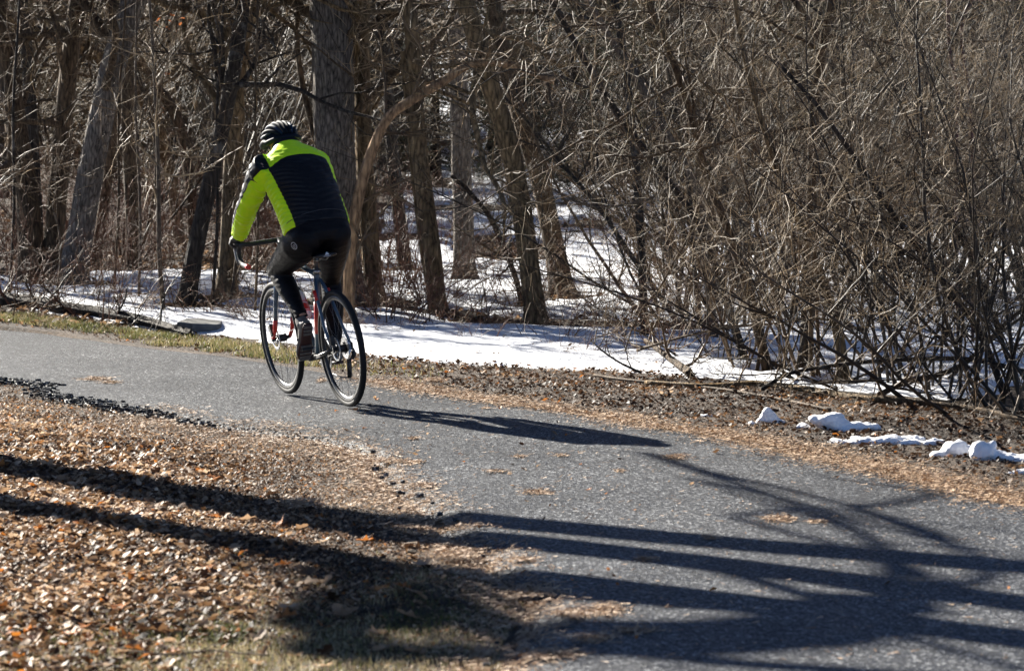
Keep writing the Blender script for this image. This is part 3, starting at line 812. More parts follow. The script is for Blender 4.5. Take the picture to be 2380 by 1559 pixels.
def dress(e, path, rad, n1, L, seed, tw=TW_BROWN, L2=0.4, mul=1.0, up=0.2, grav=0.0):
    r = np.random.default_rng(seed); root = np.array(e.location)
    P1, R1 = grow((path - root)[None], rad[None], n1, L, r, 6, 0.7, up, 0.3, 0.05, 1, 0.5, rmax=0.012, rmin=0.004, grav=grav)
    P2, R2 = grow(P1, R1, int(n1 * 7 * mul), L2, r, 4, 0.75, 0.1, 0.35, 0.1, 1, 0.6, rmax=0.006, rmin=0.0024)
    P3, R3 = grow(P2, R2, int(n1 * 12 * mul), L2 * .5, r, 3, 0.8, 0.1, 0.35, 0.1, 1, 0.6, rmin=0.0018)
    V, F, _ = join([batch_tubes(P1, R1, 5), batch_tubes(P2, R2, 3), batch_tubes(P3, R3, 3)])
    mesh_np('twigs', V, F, tw, e)
a_ = stem_thing('arched_tree', 'bowed trunk arching from beside the huge tree over to the upper right', 'tree', [(808, 700), (818, 560), (845, 410), (895, 285), (955, 235), (1030, 190), (1095, 150), (1180, 150), (1290, 190)], 28.6, 30, 17, bark('bark_orange', (0.09, 0.05, 0.028), (0.52, 0.33, 0.18), 30), n=70)
dress(*a_, 16, 0.9, 11, TW_BROWN)
a_ = stem_thing('broken_tree', 'thick broken trunk lying slanted across the upper left behind the leaning trees', 'tree', [(420, 640), (395, 400), (330, 220), (250, 150), (160, 90), (60, 55), (-80, 30)], [39, 39, 38, 37.6, 37.3, 37, 36.6], 26, 46, BK_TAN, n=50)
dress(*a_, 14, 1.1, 12, TW_OLIVE)
a_ = stem_thing('hanging_branch', 'dark bare branch hanging across the upper left corner', 'branch', [(40, 560), (30, 330), (90, 170), (130, 125), (180, 150), (250, 145)], 38.0, 12, 6, BK_DARK, n=40)
dress(*a_, 10, 0.8, 13, TW_OLIVE)
# dark vines that hang at the top right
for k, (pts, lab) in enumerate([([(2228, 690), (2222, 420), (2225, 215), (2210, 140), (2204, 60), (2206, -40)], 'left one of two reddish vines hanging at the top right'), ([(2262, 690), (2262, 420), (2250, 205), (2238, 130), (2237, 50), (2262, -5), (2290, -50)], 'right one of two reddish vines hanging at the top right')]):
    v_, pth_, rd_ = stem_thing('vine', lab, 'vine', pts, 26.6, 8, 9, twigmat('vine_red', (0.03, 0.012, 0.010), (0.09, 0.035, 0.028)), sides=8, parts=('stem',), n=50, lump=0.03)
    v_['group'] = 'vines hanging in the thicket'
# the thin pale sapling by the path
a_ = stem_thing('sapling', 'thin pale straight sapling standing in the snow behind the fallen log', 'sapling', [(382, 742), (375, 660), (370, 580), (368, 400), (362, 240), (352, 60), (340, -60)], 29.4, 12, 6, BK_SMOOTH, sides=10, n=50, lump=0.02)
dress(*a_, 12, 0.8, 14, TW_PALE)
a_ = stem_thing('sapling', 'thin crooked grey sapling in front of the thick leaning trunk', 'sapling', [(146, 733), (143, 712), (134, 680), (140, 620), (138, 540), (120, 470)], 30.0, 8, 4, BK_SMOOTH, sides=8, n=40, lump=0.05)
dress(*a_, 9, 0.7, 15, TW_BROWN)
a_ = stem_thing('sapling', 'slim grey sapling right beside the mottled leaning trunk', 'sapling', [(536, 712), (545, 640), (552, 560), (556, 420)], 31.2, 9, 4, BK_SMOOTH, sides=8, n=40, lump=0.05)
dress(*a_, 8, 0.6, 16, TW_BROWN)

for k, (X0, Yb, X1, wd, lab) in enumerate([(20, 700, 45, 8, 'thin upright sapling at the very left edge of the wood'), (262, 690, 292, 7, 'thin sapling leaning right just right of the thick leaning trunk'),
        (322, 705, 318, 7, 'slim sapling left of the pale straight one'), (492, 715, 520, 8, 'slim dark sapling right of the mottled leaning trunk'), (592, 735, 600, 7, 'slim sapling seen behind the front wheel of the bicycle'), (-60, 720, -30, 10, 'unseen young tree beyond the left edge, added for its shadow on the snow')]):
    hb_ = hit(X0, Yb)  # extra saplings, put in for the shadow streaks they lay on the snow
    a_ = stem_thing('sapling', lab, 'sapling', [(X0, Yb), (X0 + (X1 - X0) * .3 + 5, Yb * .7), (X0 + (X1 - X0) * .6 - 4, Yb * .35), (X1, 0), (X1 + 8, -330)], float(hb_[1]), wd, wd * .55, (BK_DARK, BK_BROWN, BK_SMOOTH)[k % 3], sides=8, n=44, seed=60 + k, lump=0.03)
    dress(*a_, 11, 0.8, 80 + k, TW_BROWN)

# fallen logs and lying branches
LOGS = [
 ('long fallen log lying in the snow along the left verge', [(-60, 690), (80, 703), (150, 716), (240, 728), (330, 745), (420, 770), (446, 776)], 'lie', 25, 9, 'BK_DARK'),
 ('short dark branch propped on the snow above the fallen log', [(165, 672), (185, 690), (225, 705), (268, 708)], 'lie', 8, 5, 'BK_DARK'),
 ('broken dark branch leaning out of the snow by the start of the thicket', [(1605, 868), (1570, 842), (1530, 812), (1500, 790)], [23.6, 23.9, 24.2, 24.5], 20, 9, 'BK_BROWN'),
 ('pale barked log lying along the back of the right verge', [(1500, 888), (1640, 897), (1760, 892), (1880, 905), (2000, 926), (2090, 930)], 'lie', 9, 15, 'BK_TAN'),
 ('brown log lying at the foot of the right thicket', [(2050, 925), (2180, 938), (2290, 955), (2400, 978), (2480, 990)], 'lie', 15, 17, 'BK_BROWN'),
 ('long crooked branch slanting up to the right over the stacked wood', [(2040, 920), (2100, 890), (2190, 868), (2250, 838), (2300, 790), (2350, 740), (2420, 690)], [21.9, 22.0, 22.1, 22.2, 22.3, 22.4, 22.5], 15, 9, 'BK_BROWN'),
 ('dark branch lying level across the right stems', [(1770, 905), (1830, 870), (1900, 855), (2000, 842), (2120, 835), (2260, 836), (2400, 868)], [22.4, 22.5, 22.5, 22.4, 22.3, 22.2, 22.0], 9, 12, 'BK_DARK'),
 ('thin pale branch arching low over the left part of the thicket', [(1480, 815), (1590, 782), (1700, 760), (1800, 752), (1900, 740), (2020, 770)], [24.2, 24.0, 23.8, 23.7, 23.6, 23.5], 6, 5, 'BK_SMOOTH'),
 ('slim grey pole lying on the brown leaves of the middle verge', [(1380, 872), (1450, 882), (1560, 893), (1680, 905), (1800, 925), (1930, 952)], 'lie', 6, 7, 'BK_SMOOTH'),
 ('curved dark twiggy branch standing out of the snow strip', [(1490, 866), (1440, 842), (1400, 815), (1372, 790)], [23.8, 23.9, 24.0, 24.1], 6, 3, 'BK_DARK'),
 ('old grey branch lying among the deep snow patches behind the tan trunk', [(890, 560), (960, 545), (1040, 540), (1090, 520), (1140, 480)], 'lie', 8, 5, 'BK_SMOOTH'),
]
for k, (lab, pts, dd, w0, w1, bk) in enumerate(LOGS):
    if dd == 'lie': dd = [float(hit(X_, Y_ + 0.55 * w0)[1]) - 0.05 for X_, Y_ in pts]
    lg = stem_thing('fallen_log' if max(w0, w1) > 13 else 'fallen_branch', lab, 'log' if max(w0, w1) > 13 else 'branch', pts, dd, w0, w1, MATS[bk], parts=('trunk' if max(w0, w1) > 13 else 'stem',), seed=20 + k, n=46, ground_first=False)
    if k not in (8,):
        dress(*lg, 12 if k in (0, 5, 6) else 6, 0.55, 40 + k, TW_DARK if k in (0,) else TW_BROWN, 0.3, up=0.35)
# sticks on the leaf litter in the foreground
STICKS = [('grey knotty stick lying across the dry leaves in the foreground', [(255, 1500), (330, 1508), (420, 1510), (500, 1500), (560, 1505), (628, 1512)], 6),
          ('short dark stick on the leaves near the rim of the path', [(455, 1050), (500, 1045), (555, 1052)], 4),
          ('pale stick in the shade beside the muddy corner', [(715, 1463), (760, 1452), (800, 1445)], 4),
          ('grey stick on the thin grass at the bottom', [(700, 1507), (740, 1510), (780, 1517)], 3.4),
          ('short curved pale twig poking out of the mud', [(870, 1285), (882, 1295), (900, 1302)], 3),
          ('bleached twig at the shaded rim of the asphalt', [(960, 1212), (985, 1204), (1012, 1198)], 3)]
for lab, pts, wd in STICKS:
    P = []
    for (X, Y) in pts:
        g = flat(X, Y, 0.0); P.append((g[0], g[1], gz(g[0], g[1]) + 0.022))
    P = catmull(np.array(P), 18); root = P[0].copy(); r_ = wd * root[1] / FPX / 2
    e = empty('stick', tuple(root))
    mb = MB(); mb.tube((P - root + np.random.default_rng(3).normal(0, .002, P.shape)).tolist(), (np.linspace(1, .6, 18) * r_).tolist(), 7)
    mb.build('stem', BK_SMOOTH, e)
    q = (P - root)[9]; mb = MB(); mb.tube([q, q + np.array((0.03, -0.02, 0.02)), q + np.array((0.06, -0.02, 0.035))], [r_ * .6, r_ * .5, r_ * .3], 6)
    mb.build('side_twig', BK_SMOOTH, e)
    tag(e, lab, 'stick')
# flat grey stone slab at the end of the fallen log
g = hit(458, 772); mb = MB()
out = [(-0.20, -0.07), (-0.02, -0.12), (0.24, -0.10), (0.27, -0.02), (0.22, 0.22), (-0.05, 0.35), (-0.19, 0.25)]
mb.loft([[(x * 1.02, y, -0.05) for x, y in out], [(x, y, 0.018) for x, y in out], [(x * 0.96, y * 0.93, 0.028) for x, y in out]])
slab = mb.build('stone_slab', plain('slab_stone', (0.13, 0.13, 0.125), 0.9, var=0.3, nscale=14, bmp=0.6, bscale=60), smooth=False)
slab.scale = (0.72, 1.0, 1.0); slab.location = (g[0], g[1], gz(*g) + 0.05); slab.rotation_euler = (0.03, 0.05, -0.1)
tag(slab, 'flat grey stone slab at the right end of the fallen log', 'stone')

# ------------------------------------------------------------------ snow
SN = [(-300, 720), (0, 738), (172, 755), (303, 768), (400, 779), (544, 790), (595, 794), (700, 806), (839, 824), (990, 841), (1127, 848), (1300, 862), (1500, 870), (1640, 884), (1800, 892), (2000, 910), (2200, 930), (2380, 952), (2700, 975)]
sn_w = np.array([flat(*p_, z=-0.03) for p_ in SN]); o_ = np.argsort(sn_w[:, 0]); sn_w = sn_w[o_]
def snow_t(x, y):
    ye = np.interp(x, sn_w[:, 0], sn_w[:, 1]) + 0.9 * (fbm(x * 2.3, y * 0.5, 5) - 0.5)
    d = y - ye
    t = 0.060 * sstep(-0.02, 0.7, d) - 0.06 * (1 - sstep(-0.35, 0.03, d))
    # bare leafy patches, more of them deeper in the wood
    b1 = fbm(x * 0.75 + 40, y * 0.42 + 7, 4)
    thr = np.interp(y, [26, 28.5, 31, 40, 60, 120], [0.99, 0.80, 0.70, 0.66, 0.60, 0.50])
    t = t - 0.22 * sstep(thr - 0.03, thr + 0.05, b1)
    # melted rings at trunks
    for (tx, ty, tr) in TREEXY:
        if abs(ty - 34) < 16:
            dd = np.hypot(x - tx - 0.06, (y - ty + 0.15) * 0.8)
            t = t - 0.13 * np.exp(-(dd / (0.22 + tr * 1.5)) ** 4)
    # brown band behind the near strip, and bare brush ground at the far left
    t = t - 0.14 * np.exp(-(((x - 0.65) / 1.15) ** 4 + ((y - (29.3 - 0.35 * (x - .6))) / 0.55) ** 2)) * (0.5 + fbm(x * 3, y * 3, 3))
    t = t - 0.16 * sstep(33.6, 35.2, y + 0.1 * x) * sstep(-1.1, -2.0, x) * (0.55 + 0.5 * fbm(x * 1.2, y * .8, 3))
    t = t + 0.055 * (fbm(x * 1.6 + 5, y * 1.2, 4) - 0.5) + 0.018 * (fbm(x * 7, y * 4 + 2, 3) - 0.5)
    return t
xs2 = np.concatenate([np.linspace(-16, -5.1, 50), np.linspace(-5, 6, 230), np.linspace(6.1, 18, 50)])
ys2 = np.concatenate([np.linspace(22.0, 34, 300), np.linspace(34.08, 50, 170), np.linspace(50.3, 110, 130)])
SX, SY = np.meshgrid(xs2, ys2); ST = snow_t(SX, SY)
SZ = hground(SX, SY) + np.clip(ST, -0.06, 0.09)
Fs = gridfaces(len(ys2), len(xs2)); mx_ = ST.ravel()[Fs].max(1); Fs = Fs[mx_ > -0.03]
m, n, b = new_mat('snow')
v = coords(n); f1 = noise_n(n, v, 5, 6, 0.7)
c = ramp(n, f1, [(0.3, (0.76, 0.79, 0.85)), (0.6, (0.87, 0.89, 0.93))])
fd = noise_n(n, v, 34, 4, 0.8); dr = ramp(n, fd, [(0.66, (0, 0, 0)), (0.74, (0.75, 0.75, 0.75))])
c = mixc(n, dr, c, (0.30, 0.22, 0.15))
n.links.new(c, b.inputs['Base Color']); b.inputs['Roughness'].default_value = 0.6
b.inputs['Subsurface Weight'].default_value = 0.0
bump(n, b, f1, 0.9, 0.07)
SNOWM = m
snow = mesh_np('snow', np.stack([SX.ravel(), SY.ravel(), SZ.ravel()], 1), Fs, SNOWM)
tag(snow, 'thin old snow lying in the wood with bare patches', kind='structure')
# lumps of snow on the right verge
cm, n, b = new_mat('clean_snow'); v = coords(n); f1 = noise_n(n, v, 22, 5, 0.7)
n.links.new(ramp(n, f1, [(0.3, (0.84, 0.84, 0.86)), (0.6, (0.92, 0.92, 0.93))]), b.inputs['Base Color']); b.inputs['Roughness'].default_value = 0.55; bump(n, b, f1, 0.5, 0.02)
def snow_lump(label, X, Y, w_, h_, dep_, seed, blobs):
    """one lump made of overlapping mounds meshed together"""
    g = flat(X, Y, 0.0); s = g[1] / FPX * 1.12
    mb = MB()
    for (bx, bz, by, rx, rz, ry) in blobs:
        mb.ellipsoid((bx * s, by * s, bz * s), (rx * s, ry * s, rz * s), 20, 14)
    me = bpy.data.meshes.new('tmp'); me.from_pydata(mb.v, [], mb.f); o = bpy.data.objects.new('snow_lump', me); COL.objects.link(o)
    md = o.modifiers.new('r', 'REMESH'); md.mode = 'VOXEL'; md.voxel_size = 0.010
    sm = o.modifiers.new('s', 'SMOOTH'); sm.factor = 0.6; sm.iterations = 3
    dg = bpy.context.evaluated_depsgraph_get(); me2 = bpy.data.meshes.new_from_object(o.evaluated_get(dg)); o.modifiers.clear(); o.data = me2
    nrs = [v_.normal.copy() for v_ in me2.vertices]
    for vv, nr_ in zip(me2.vertices, nrs):
        q = noise.noise(vv.co * 16 + Vector((seed, 0, 0))) * 0.015 + noise.noise(vv.co * 45 + Vector((seed, 3, 0))) * 0.007
        vv.co += nr_ * q
    me2.materials.clear(); me2.materials.append(cm); me2.polygons.foreach_set('use_smooth', [True] * len(me2.polygons))
    o.location = (g[0], g[1], gz(*g) - 0.002)
    tag(o, label, 'snow')
    o['group'] = 'snow lumps left on the right verge'
    return o
snow_lump('small upright curl of snow, leftmost lump on the right verge', 1785, 968, 0, 0, 0, 1, [(0, 14, 0, 18, 17, 14), (-8, 4, 0, 14, 10, 12), (10, 6, 0, 12, 11, 12), (22, 1, 0, 18, 6, 10), (-22, 0, 0, 12, 3, 8)])
snow_lump('low flat crumb of snow between the curl and the big slab', 1866, 982, 0, 0, 0, 2, [(0, 3, 0, 18, 8, 14), (-8, 6, 0, 10, 7, 10), (14, 0, 0, 12, 5, 12)])
snow_lump('large wedge shaped slab of snow with a raised left edge', 1930, 985, 0, 0, 0, 3, [(-25, 22, 0, 22, 13, 20), (0, 20, 0, 34, 18, 26), (25, 8, 0, 30, 14, 24), (60, 6, 4, 34, 11, 24), (85, 7, 6, 22, 11, 20), (30, 2, -20, 20, 8, 14)])
snow_lump('long flat tongue of snow in front of the big slab', 2040, 1014, 0, 0, 0, 4, [(-75, 2, 4, 34, 8, 22), (-30, 3, 0, 44, 10, 34), (20, 4, 0, 44, 11, 34), (65, 2, -8, 40, 8, 30), (110, 0, -14, 34, 8, 26), (60, 4, 40, 44, 6, 20)])
snow_lump('pointed mound of snow left of the round ball', 2220, 1042, 0, 0, 0, 5, [(0, 12, 0, 30, 22, 28), (-26, 3, 0, 30, 9, 22), (26, 8, 8, 30, 14, 24)])
snow_lump('round ball of snow resting on the verge near the right edge', 2282, 1052, 0, 0, 0, 6, [(0, 16, -6, 27, 24, 26), (22, 30, -2, 8, 9, 8), (20, 8, 6, 26, 14, 22)])
snow_lump('low snow bank running out of the right edge of the photo', 2350, 1052, 0, 0, 0, 7, [(-20, 6, 6, 36, 14, 28), (30, 3, 0, 44, 12, 34), (80, 0, -6, 44, 12, 34)])
snow_lump('small dab of snow at the right edge nearest the path', 2372, 1082, 0, 0, 0, 8, [(0, 4, 0, 14, 11, 14), (-22, 1, 0, 10, 4, 9), (24, 6, 0, 18, 10, 14)])
snow_lump('tiny round crumb of snow left of the curl', 1748, 972, 0, 0, 0, 9, [(0, 2, 0, 8, 6, 8)])
snow_lump('thin smear of snow on the leaves at the start of the right verge', 1645, 953, 0, 0, 0, 10, [(0, 0, 0, 16, 4, 12), (-10, 1, 0, 8, 4, 8)])

# bits of leaf and bark lying on the old snow near the path
nb_ = 2600; d_ = rng.uniform(24, 36, nb_); X_ = rng.uniform(-80, 2450, nb_); x_ = (X_ - 1190) / FPX * d_
tk_ = snow_t(x_, d_); k_ = (tk_ > 0.01) & (rng.random(nb_) < 0.25 + 0.9 * (vnoise(x_ * 2.2, d_ * 1.3) > 0.5)); x_, d_, tk_ = x_[k_], d_[k_], tk_[k_]
V, F, T = leaves(x_, d_, hground(x_, d_) + np.clip(tk_, -0.06, 0.09) - 0.002, 0.010 + 0.035 * rng.random(len(x_)) ** 3, rng, 0.4, np.clip(rng.beta(1.5, 3, len(x_)), 0, .84))
tag(mesh_np('snow_litter', V, F, LEAFM, fcol=T, smooth=False), 'dark bits of leaf and bark lying on the old snow', 'leaves', kind='stuff')
# ------------------------------------------------------------------ shrubs of the thicket
def shrub_mesh(seed, stems, H, tw, bkm, lean=(0, 0), spread=0.55, n1=8, n2=5, n3=3.0, red=False, r0=0.020, wig=0.16, L1=1.0, L2=0.5, L3=0.24, grav=0.02):
    r = np.random.default_rng(seed)
    npt = 12
    P = np.empty((stems, npt, 3)); base = r.normal(0, 0.13, (stems, 3)); base[:, 2] = -0.05
    d = unit(np.stack([base[:, 0] * 2.2 * spread / .55 + r.normal(0, spread * .5, stems) + lean[0], base[:, 1] * 2.2 + r.normal(0, spread * .5, stems) + lean[1], np.ones(stems)], 1))
    ln = H * r.uniform(0.55, 1.1, stems) / (npt - 1); P[:, 0] = base
    bend = r.normal(0, 0.05, (stems, 3)); bend[:, 2] = -grav
    for k in range(1, npt):
        P[:, k] = P[:, k - 1] + d * ln[:, None]
        d = unit(d + wig * 0.6 * randu(r, stems) + bend)
    R = (r0 * r.uniform(0.5, 1.25, stems))[:, None] * np.linspace(1, 0.25, npt)[None]
    P1, R1 = grow(P, R, int(stems * n1), L1, r, 7, 0.55, 0.25, wig * 1.5, 0.15, 1, 0.55, rmax=0.008, rmin=0.0024)
    P2, R2 = grow(P1, R1, int(stems * n1 * n2), L2, r, 5, 0.7, 0.12, wig * 2, 0.1, 1, 0.6, rmax=0.0035, rmin=0.0016)
    P3, R3 = grow(P2, R2, int(stems * n1 * n2 * n3), L3, r, 3, 0.75, 0.08, wig * 2, 0.1, 1, 0.65, rmin=0.0012)
    a = join([batch_tubes(P, R, 7), batch_tubes(P1, R1, 4)])
    b_ = join([batch_tubes(P2, R2, 3), batch_tubes(P3, R3, 3)])
    def md(nm, V, F, mt):
        o = mesh_np(nm, V, F, mt); me = o.data; bpy.data.objects.remove(o); return me
    return md('stems', a[0], a[1], bkm), md('twigs', b_[0], b_[1], tw)
SH = {
 'grey': [shrub_mesh(300 + i, 7, 3.6, TW_PALE if i % 2 else TW_BROWN, TW_DARK if i % 2 else TW_BROWN, (-0.22 + 0.1 * i, 0), n1=11, n2=5, n3=3.0, r0=0.017, wig=0.13, L1=1.2) for i in range(5)],
 'red': [shrub_mesh(320 + i, 16, 1.5, TW_RED, TW_RED, (0, 0), 0.7, 5, 3, 1.6, r0=0.007, L1=0.5, L2=0.25, L3=0.12, grav=0.06) for i in range(3)],
 'low': [shrub_mesh(330 + i, 9, 0.9, TW_BROWN, TW_RED, (0, 0), 0.9, 4, 3, 1.2, r0=0.005, L1=0.35, L2=0.18, L3=0.1, grav=0.07) for i in range(3)],
 'dark': [shrub_mesh(340 + i, 8, 4.2, TW_DARK if i % 2 else TW_OLIVE, TW_DARK, (0.1 * i, 0), n1=8, n2=5, n3=2.0, r0=0.022) for i in range(3)],
}
def put_shrub(kind, x, y, s, rz, label, group, r, name='bare_shrub', tiltx=0.0):
    me = SH[kind][r.integers(len(SH[kind]))]
    e = empty(name, (x, y, gz(x, y))); e.rotation_euler = (0, tiltx, rz); e.scale = (s, s, s * r.uniform(0.85, 1.15))
    for nm, m_ in zip(('stems', 'twigs'), me):
        o = bpy.data.objects.new(nm, m_); COL.objects.link(o); o.parent = e
        if nm != 'trunk': o['kind'] = 'stuff'
    tag(e, label, 'shrub', group)
    return e
r = np.random.default_rng(77)
# right thicket, front row and depth
def xat(X, d): return (X - 1190) / FPX * d
FRONT = [(1690, 24.9, 0.5), (1745, 24.4, 0.62), (1830, 24.0, 0.75), (1905, 23.5, 0.8), (1990, 23.2, 0.7), (2070, 22.9, 0.8), (2150, 22.6, 0.75), (2240, 22.0, 0.85), (2300, 21.6, 0.7), (2385, 21.4, 0.9), (2450, 21.4, 0.9)]
ORD = ['first', 'second', 'third', 'fourth', 'fifth', 'sixth', 'seventh', 'eighth', 'ninth', 'tenth', 'last']
for k, (X, d, s) in enumerate(FRONT):
    put_shrub('grey', xat(X, d), d, s, r.uniform(0, 6.28), ORD[k] + ' tangled bare shrub from the left in the front row of the right thicket', 'bare shrubs in the front of the right thicket', r, tiltx=-0.12)
for k in range(28):
    d = r.uniform(24.8, 36); X = r.uniform(1700, 2520) if d < 28 else r.uniform(1500, 2560)
    put_shrub('grey' if r.random() < .75 else 'dark', xat(X, d), d, r.uniform(0.75, 1.15), r.uniform(0, 6.28), 'tangled bare shrub standing deep inside the right thicket', 'bare shrubs deep in the right thicket', r)
# background scrub behind everything, lets snow show in the middle
for k in range(70):
    d = r.uniform(42, 78); X = r.uniform(-150, 2550)
    if 800 < X < 1650 and d < 72: continue
    put_shrub('dark' if r.random() < .6 else 'grey', xat(X, d), d, r.uniform(0.7, 1.05), r.uniform(0, 6.28), 'bare twiggy shrub in the back of the wood', 'bare shrubs at the back of the wood', r)
# left: red brush between and behind the trunks, plus taller grey scrub
for k in range(24):
    d = r.uniform(34.5, 41); X = r.uniform(-80, 720)
    put_shrub('red', xat(X, d), d, r.uniform(0.5, 0.95), r.uniform(0, 6.28), 'reddish bramble bush behind the left trunks', 'reddish bramble bushes behind the left trunks', r, 'bramble_bush')
for k in range(7):
    d = r.uniform(37, 44); X = r.uniform(-80, 800)
    put_shrub('grey' if k % 2 else 'dark', xat(X, d), d, r.uniform(0.8, 1.1), r.uniform(0, 6.28), 'tall bare shrub behind the left trunks', 'tall bare shrubs behind the left trunks', r)
# low stems in the near snow and around the trunk feet
LOWP = [(120, 735), (60, 720), (250, 745), (330, 735), (480, 745), (560, 750), (600, 760), (860, 745), (890, 730), (925, 760), (1010, 750), (1060, 760), (1120, 745), (1180, 760), (1240, 775), (1300, 800), (1360, 830), (1130, 800), (1000, 770), (1290, 760), (1345, 755), (1420, 770), (1480, 800), (1540, 830), (1600, 810), (860, 780), (1230, 720), (985, 700), (900, 680), (1550, 790), (1640, 830), (1720, 840)]
for X, Y in LOWP:
    g = hit(X, Y)
    put_shrub('low' if r.random() < .6 else 'red', g[0], g[1], r.uniform(0.4, 0.85), r.uniform(0, 6.28), 'low spray of thin red stems poking through the snow near the path', 'low thin stems poking through the near snow', r, 'low_shrub')
for k in range(14):
    d = r.uniform(29.5, 42); X = r.uniform(840, 1750)
    put_shrub('low' if r.random() < .5 else 'red', xat(X, d), d, r.uniform(0.3, 0.6), r.uniform(0, 6.28), 'low brown spray of stems in the snow between the middle trees', 'low stems in the snow between the middle trees', r, 'low_shrub')

# ------------------------------------------------------------------ trees at the back
def far_tree_mesh(seed):
    r_ = np.random.default_rng(seed)
    n_ = 30; H = r_.uniform(8, 10); z = np.linspace(0, H, n_)
    c_ = np.cumsum(r_.normal(0, 0.03, (n_, 2)), 0) + np.outer(z, r_.normal(0, 0.06, 2))
    P = np.column_stack([c_, z - 0.1]); R = np.linspace(r_.uniform(0.13, 0.22), 0.04, n_)
    V, F = trunk_mesh(P, R, 12, seed, 0.3)
    def md(nm, V, F, mt):
        o = mesh_np(nm, V, F, mt); me = o.data; bpy.data.objects.remove(o); return me
    tk = md('trunk', V, F, [BK_GREY, BK_BROWN, BK_TAN, BK_DARK][seed % 4])
    P1, R1 = grow(P[None], R[None], 34, 2.4, r_, 8, 0.8, 0.05, 0.28, 0.06, 0.5, 0.4, rmax=0.04, rmin=0.008)
    P2, R2 = grow(P1, R1, 320, 1.3, r_, 5, 0.7, 0.05, 0.35, 0.1, 1, 0.55, rmax=0.015, rmin=0.004)
    P3, R3 = grow(P2, R2, 1900, 0.6, r_, 3, 0.75, 0.05, 0.35, 0.1, 1, 0.6, rmin=0.0032)
    a = join([batch_tubes(P1, R1, 5), batch_tubes(P2, R2, 3), batch_tubes(P3, R3, 3)])
    return tk, md('crown', a[0], a[1], [TW_BROWN, TW_OLIVE, TW_DARK, TW_BROWN][seed % 4])
def conifer_mesh(seed):
    r_ = np.random.default_rng(seed)
    H = 6.5; z = np.linspace(-0.1, H, 24); P = np.column_stack([z * 0, z * 0, z]); R = np.linspace(0.15, 0.02, 24)
    V, F = trunk_mesh(P, R, 10, seed, 0.2)
    def md(nm, V, F, mt, fc=None):
        o = mesh_np(nm, V, F, mt, fcol=fc); me = o.data; bpy.data.objects.remove(o); return me
    tk = md('trunk', V, F, BK_DARK)
    nb = 120; zb = r_.uniform(0.3, H - .3, nb); a = r_.uniform(0, 6.283, nb); L = (H - zb) * 0.24 + 0.5
    s = np.linspace(0, 1, 7)
    B = np.stack([np.cos(a)[:, None] * L[:, None] * s, np.sin(a)[:, None] * L[:, None] * s, zb[:, None] - 0.25 * L[:, None] * s ** 1.5 + 0.0 * s], 2)
    B = B + r_.normal(0, 0.02, B.shape) * s[None, :, None]
    RB = np.full((nb, 1), 0.014) * np.linspace(1, .3, 7)[None]
    P2, R2 = grow(B, RB, nb * 9, 0.5, r_, 4, 0.5, -0.1, 0.2, 0.15, 1, 0.5, rmax=0.006, rmin=0.004)
    # flat needle sprays along the side twigs
    n_ = 15000; i = r_.integers(0, len(P2), n_); t = r_.uniform(0, 2.999, n_); k = t.astype(int); f = (t - k)[:, None]
    c_ = P2[i, k] * (1 - f) + P2[i, k + 1] * f; tg = unit(P2[i, k + 1] - P2[i, k])
    dr = unit(tg + 0.9 * randu(r_, n_)); Lq = r_.uniform(0.05, 0.11, n_)[:, None]; sd = unit(np.cross(dr, randu(r_, n_))) * 0.008
    V = np.stack([c_ - sd, c_ + sd, c_ + dr * Lq + sd * .4, c_ + dr * Lq - sd * .4], 1).reshape(-1, 3)
    F = np.arange(4 * n_).reshape(n_, 4)
    br = join([batch_tubes(B, RB, 4), batch_tubes(P2, R2, 3)])
    return tk, md('branches', br[0], br[1], TW_DARK), md('needles', V, F, CONM, r_.random(n_))
CONM = tintmat('conifer_needles', [(0, (0.012, 0.018, 0.010)), (0.6, (0.035, 0.045, 0.022)), (1, (0.08, 0.085, 0.045))], 0.5, 0.15)
FT = [far_tree_mesh(400 + i) for i in range(5)]
CT = [conifer_mesh(420 + i) for i in range(3)]
def put_far(meshes, names, x, y, s, rz, name, label, cat, group):
    e = empty(name, (x, y, gz(x, y))); e.rotation_euler = (0, 0, rz); e.scale = (s, s, s)
    for nm, m_ in zip(names, meshes):
        o = bpy.data.objects.new(nm, m_); COL.objects.link(o); o.parent = e
        if nm != 'trunk': o['kind'] = 'stuff'
    tag(e, label, cat, group)
r = np.random.default_rng(99)
used = []
def spaced(d, X, md_=1.2):
    x = xat(X, d)
    if any(math.hypot(x - a, d - b) < md_ for a, b in used): return None
    used.append((x, d)); return x
for k in range(70):
    d = r.uniform(41, 76); X = r.uniform(-250, 2650); x = spaced(d, X)
    if x is None or (850 < X < 1650 and d < 62 and k % 3): continue
    put_far(FT[k % 5], ('trunk', 'crown'), x, d, r.uniform(0.8, 1.2), r.uniform(0, 6.28), 'bare_tree', 'bare leafless tree at the back of the wood', 'tree', 'bare trees at the back of the wood')
for k in range(46):
    d = r.uniform(44, 64); X = r.uniform(1550, 2600) if k > 33 else r.uniform(-300, 2700) if k % 2 else r.uniform(900, 1900); x = spaced(d, X, 1.6)
    if x is None or (830 < X < 1500 and d < 60): continue
    put_far(CT[k % 3], ('trunk', 'branches', 'needles'), x, d, r.uniform(0.8, 1.3), r.uniform(0, 6.28), 'evergreen_tree', 'dark drooping evergreen at the back of the wood', 'tree', 'dark evergreens at the back of the wood')

for k, (X, d) in enumerate([(930, 56), (1010, 52), (1150, 55), (1330, 53), (1420, 57), (1560, 54), (1700, 56)]):
    put_far(CT[k % 3], ('trunk', 'branches', 'needles'), xat(X, d), d, 0.62 + 0.05 * (k % 3), k * 1.3, 'evergreen_tree', 'dark drooping evergreen at the back of the wood', 'tree', 'dark evergreens at the back of the wood')

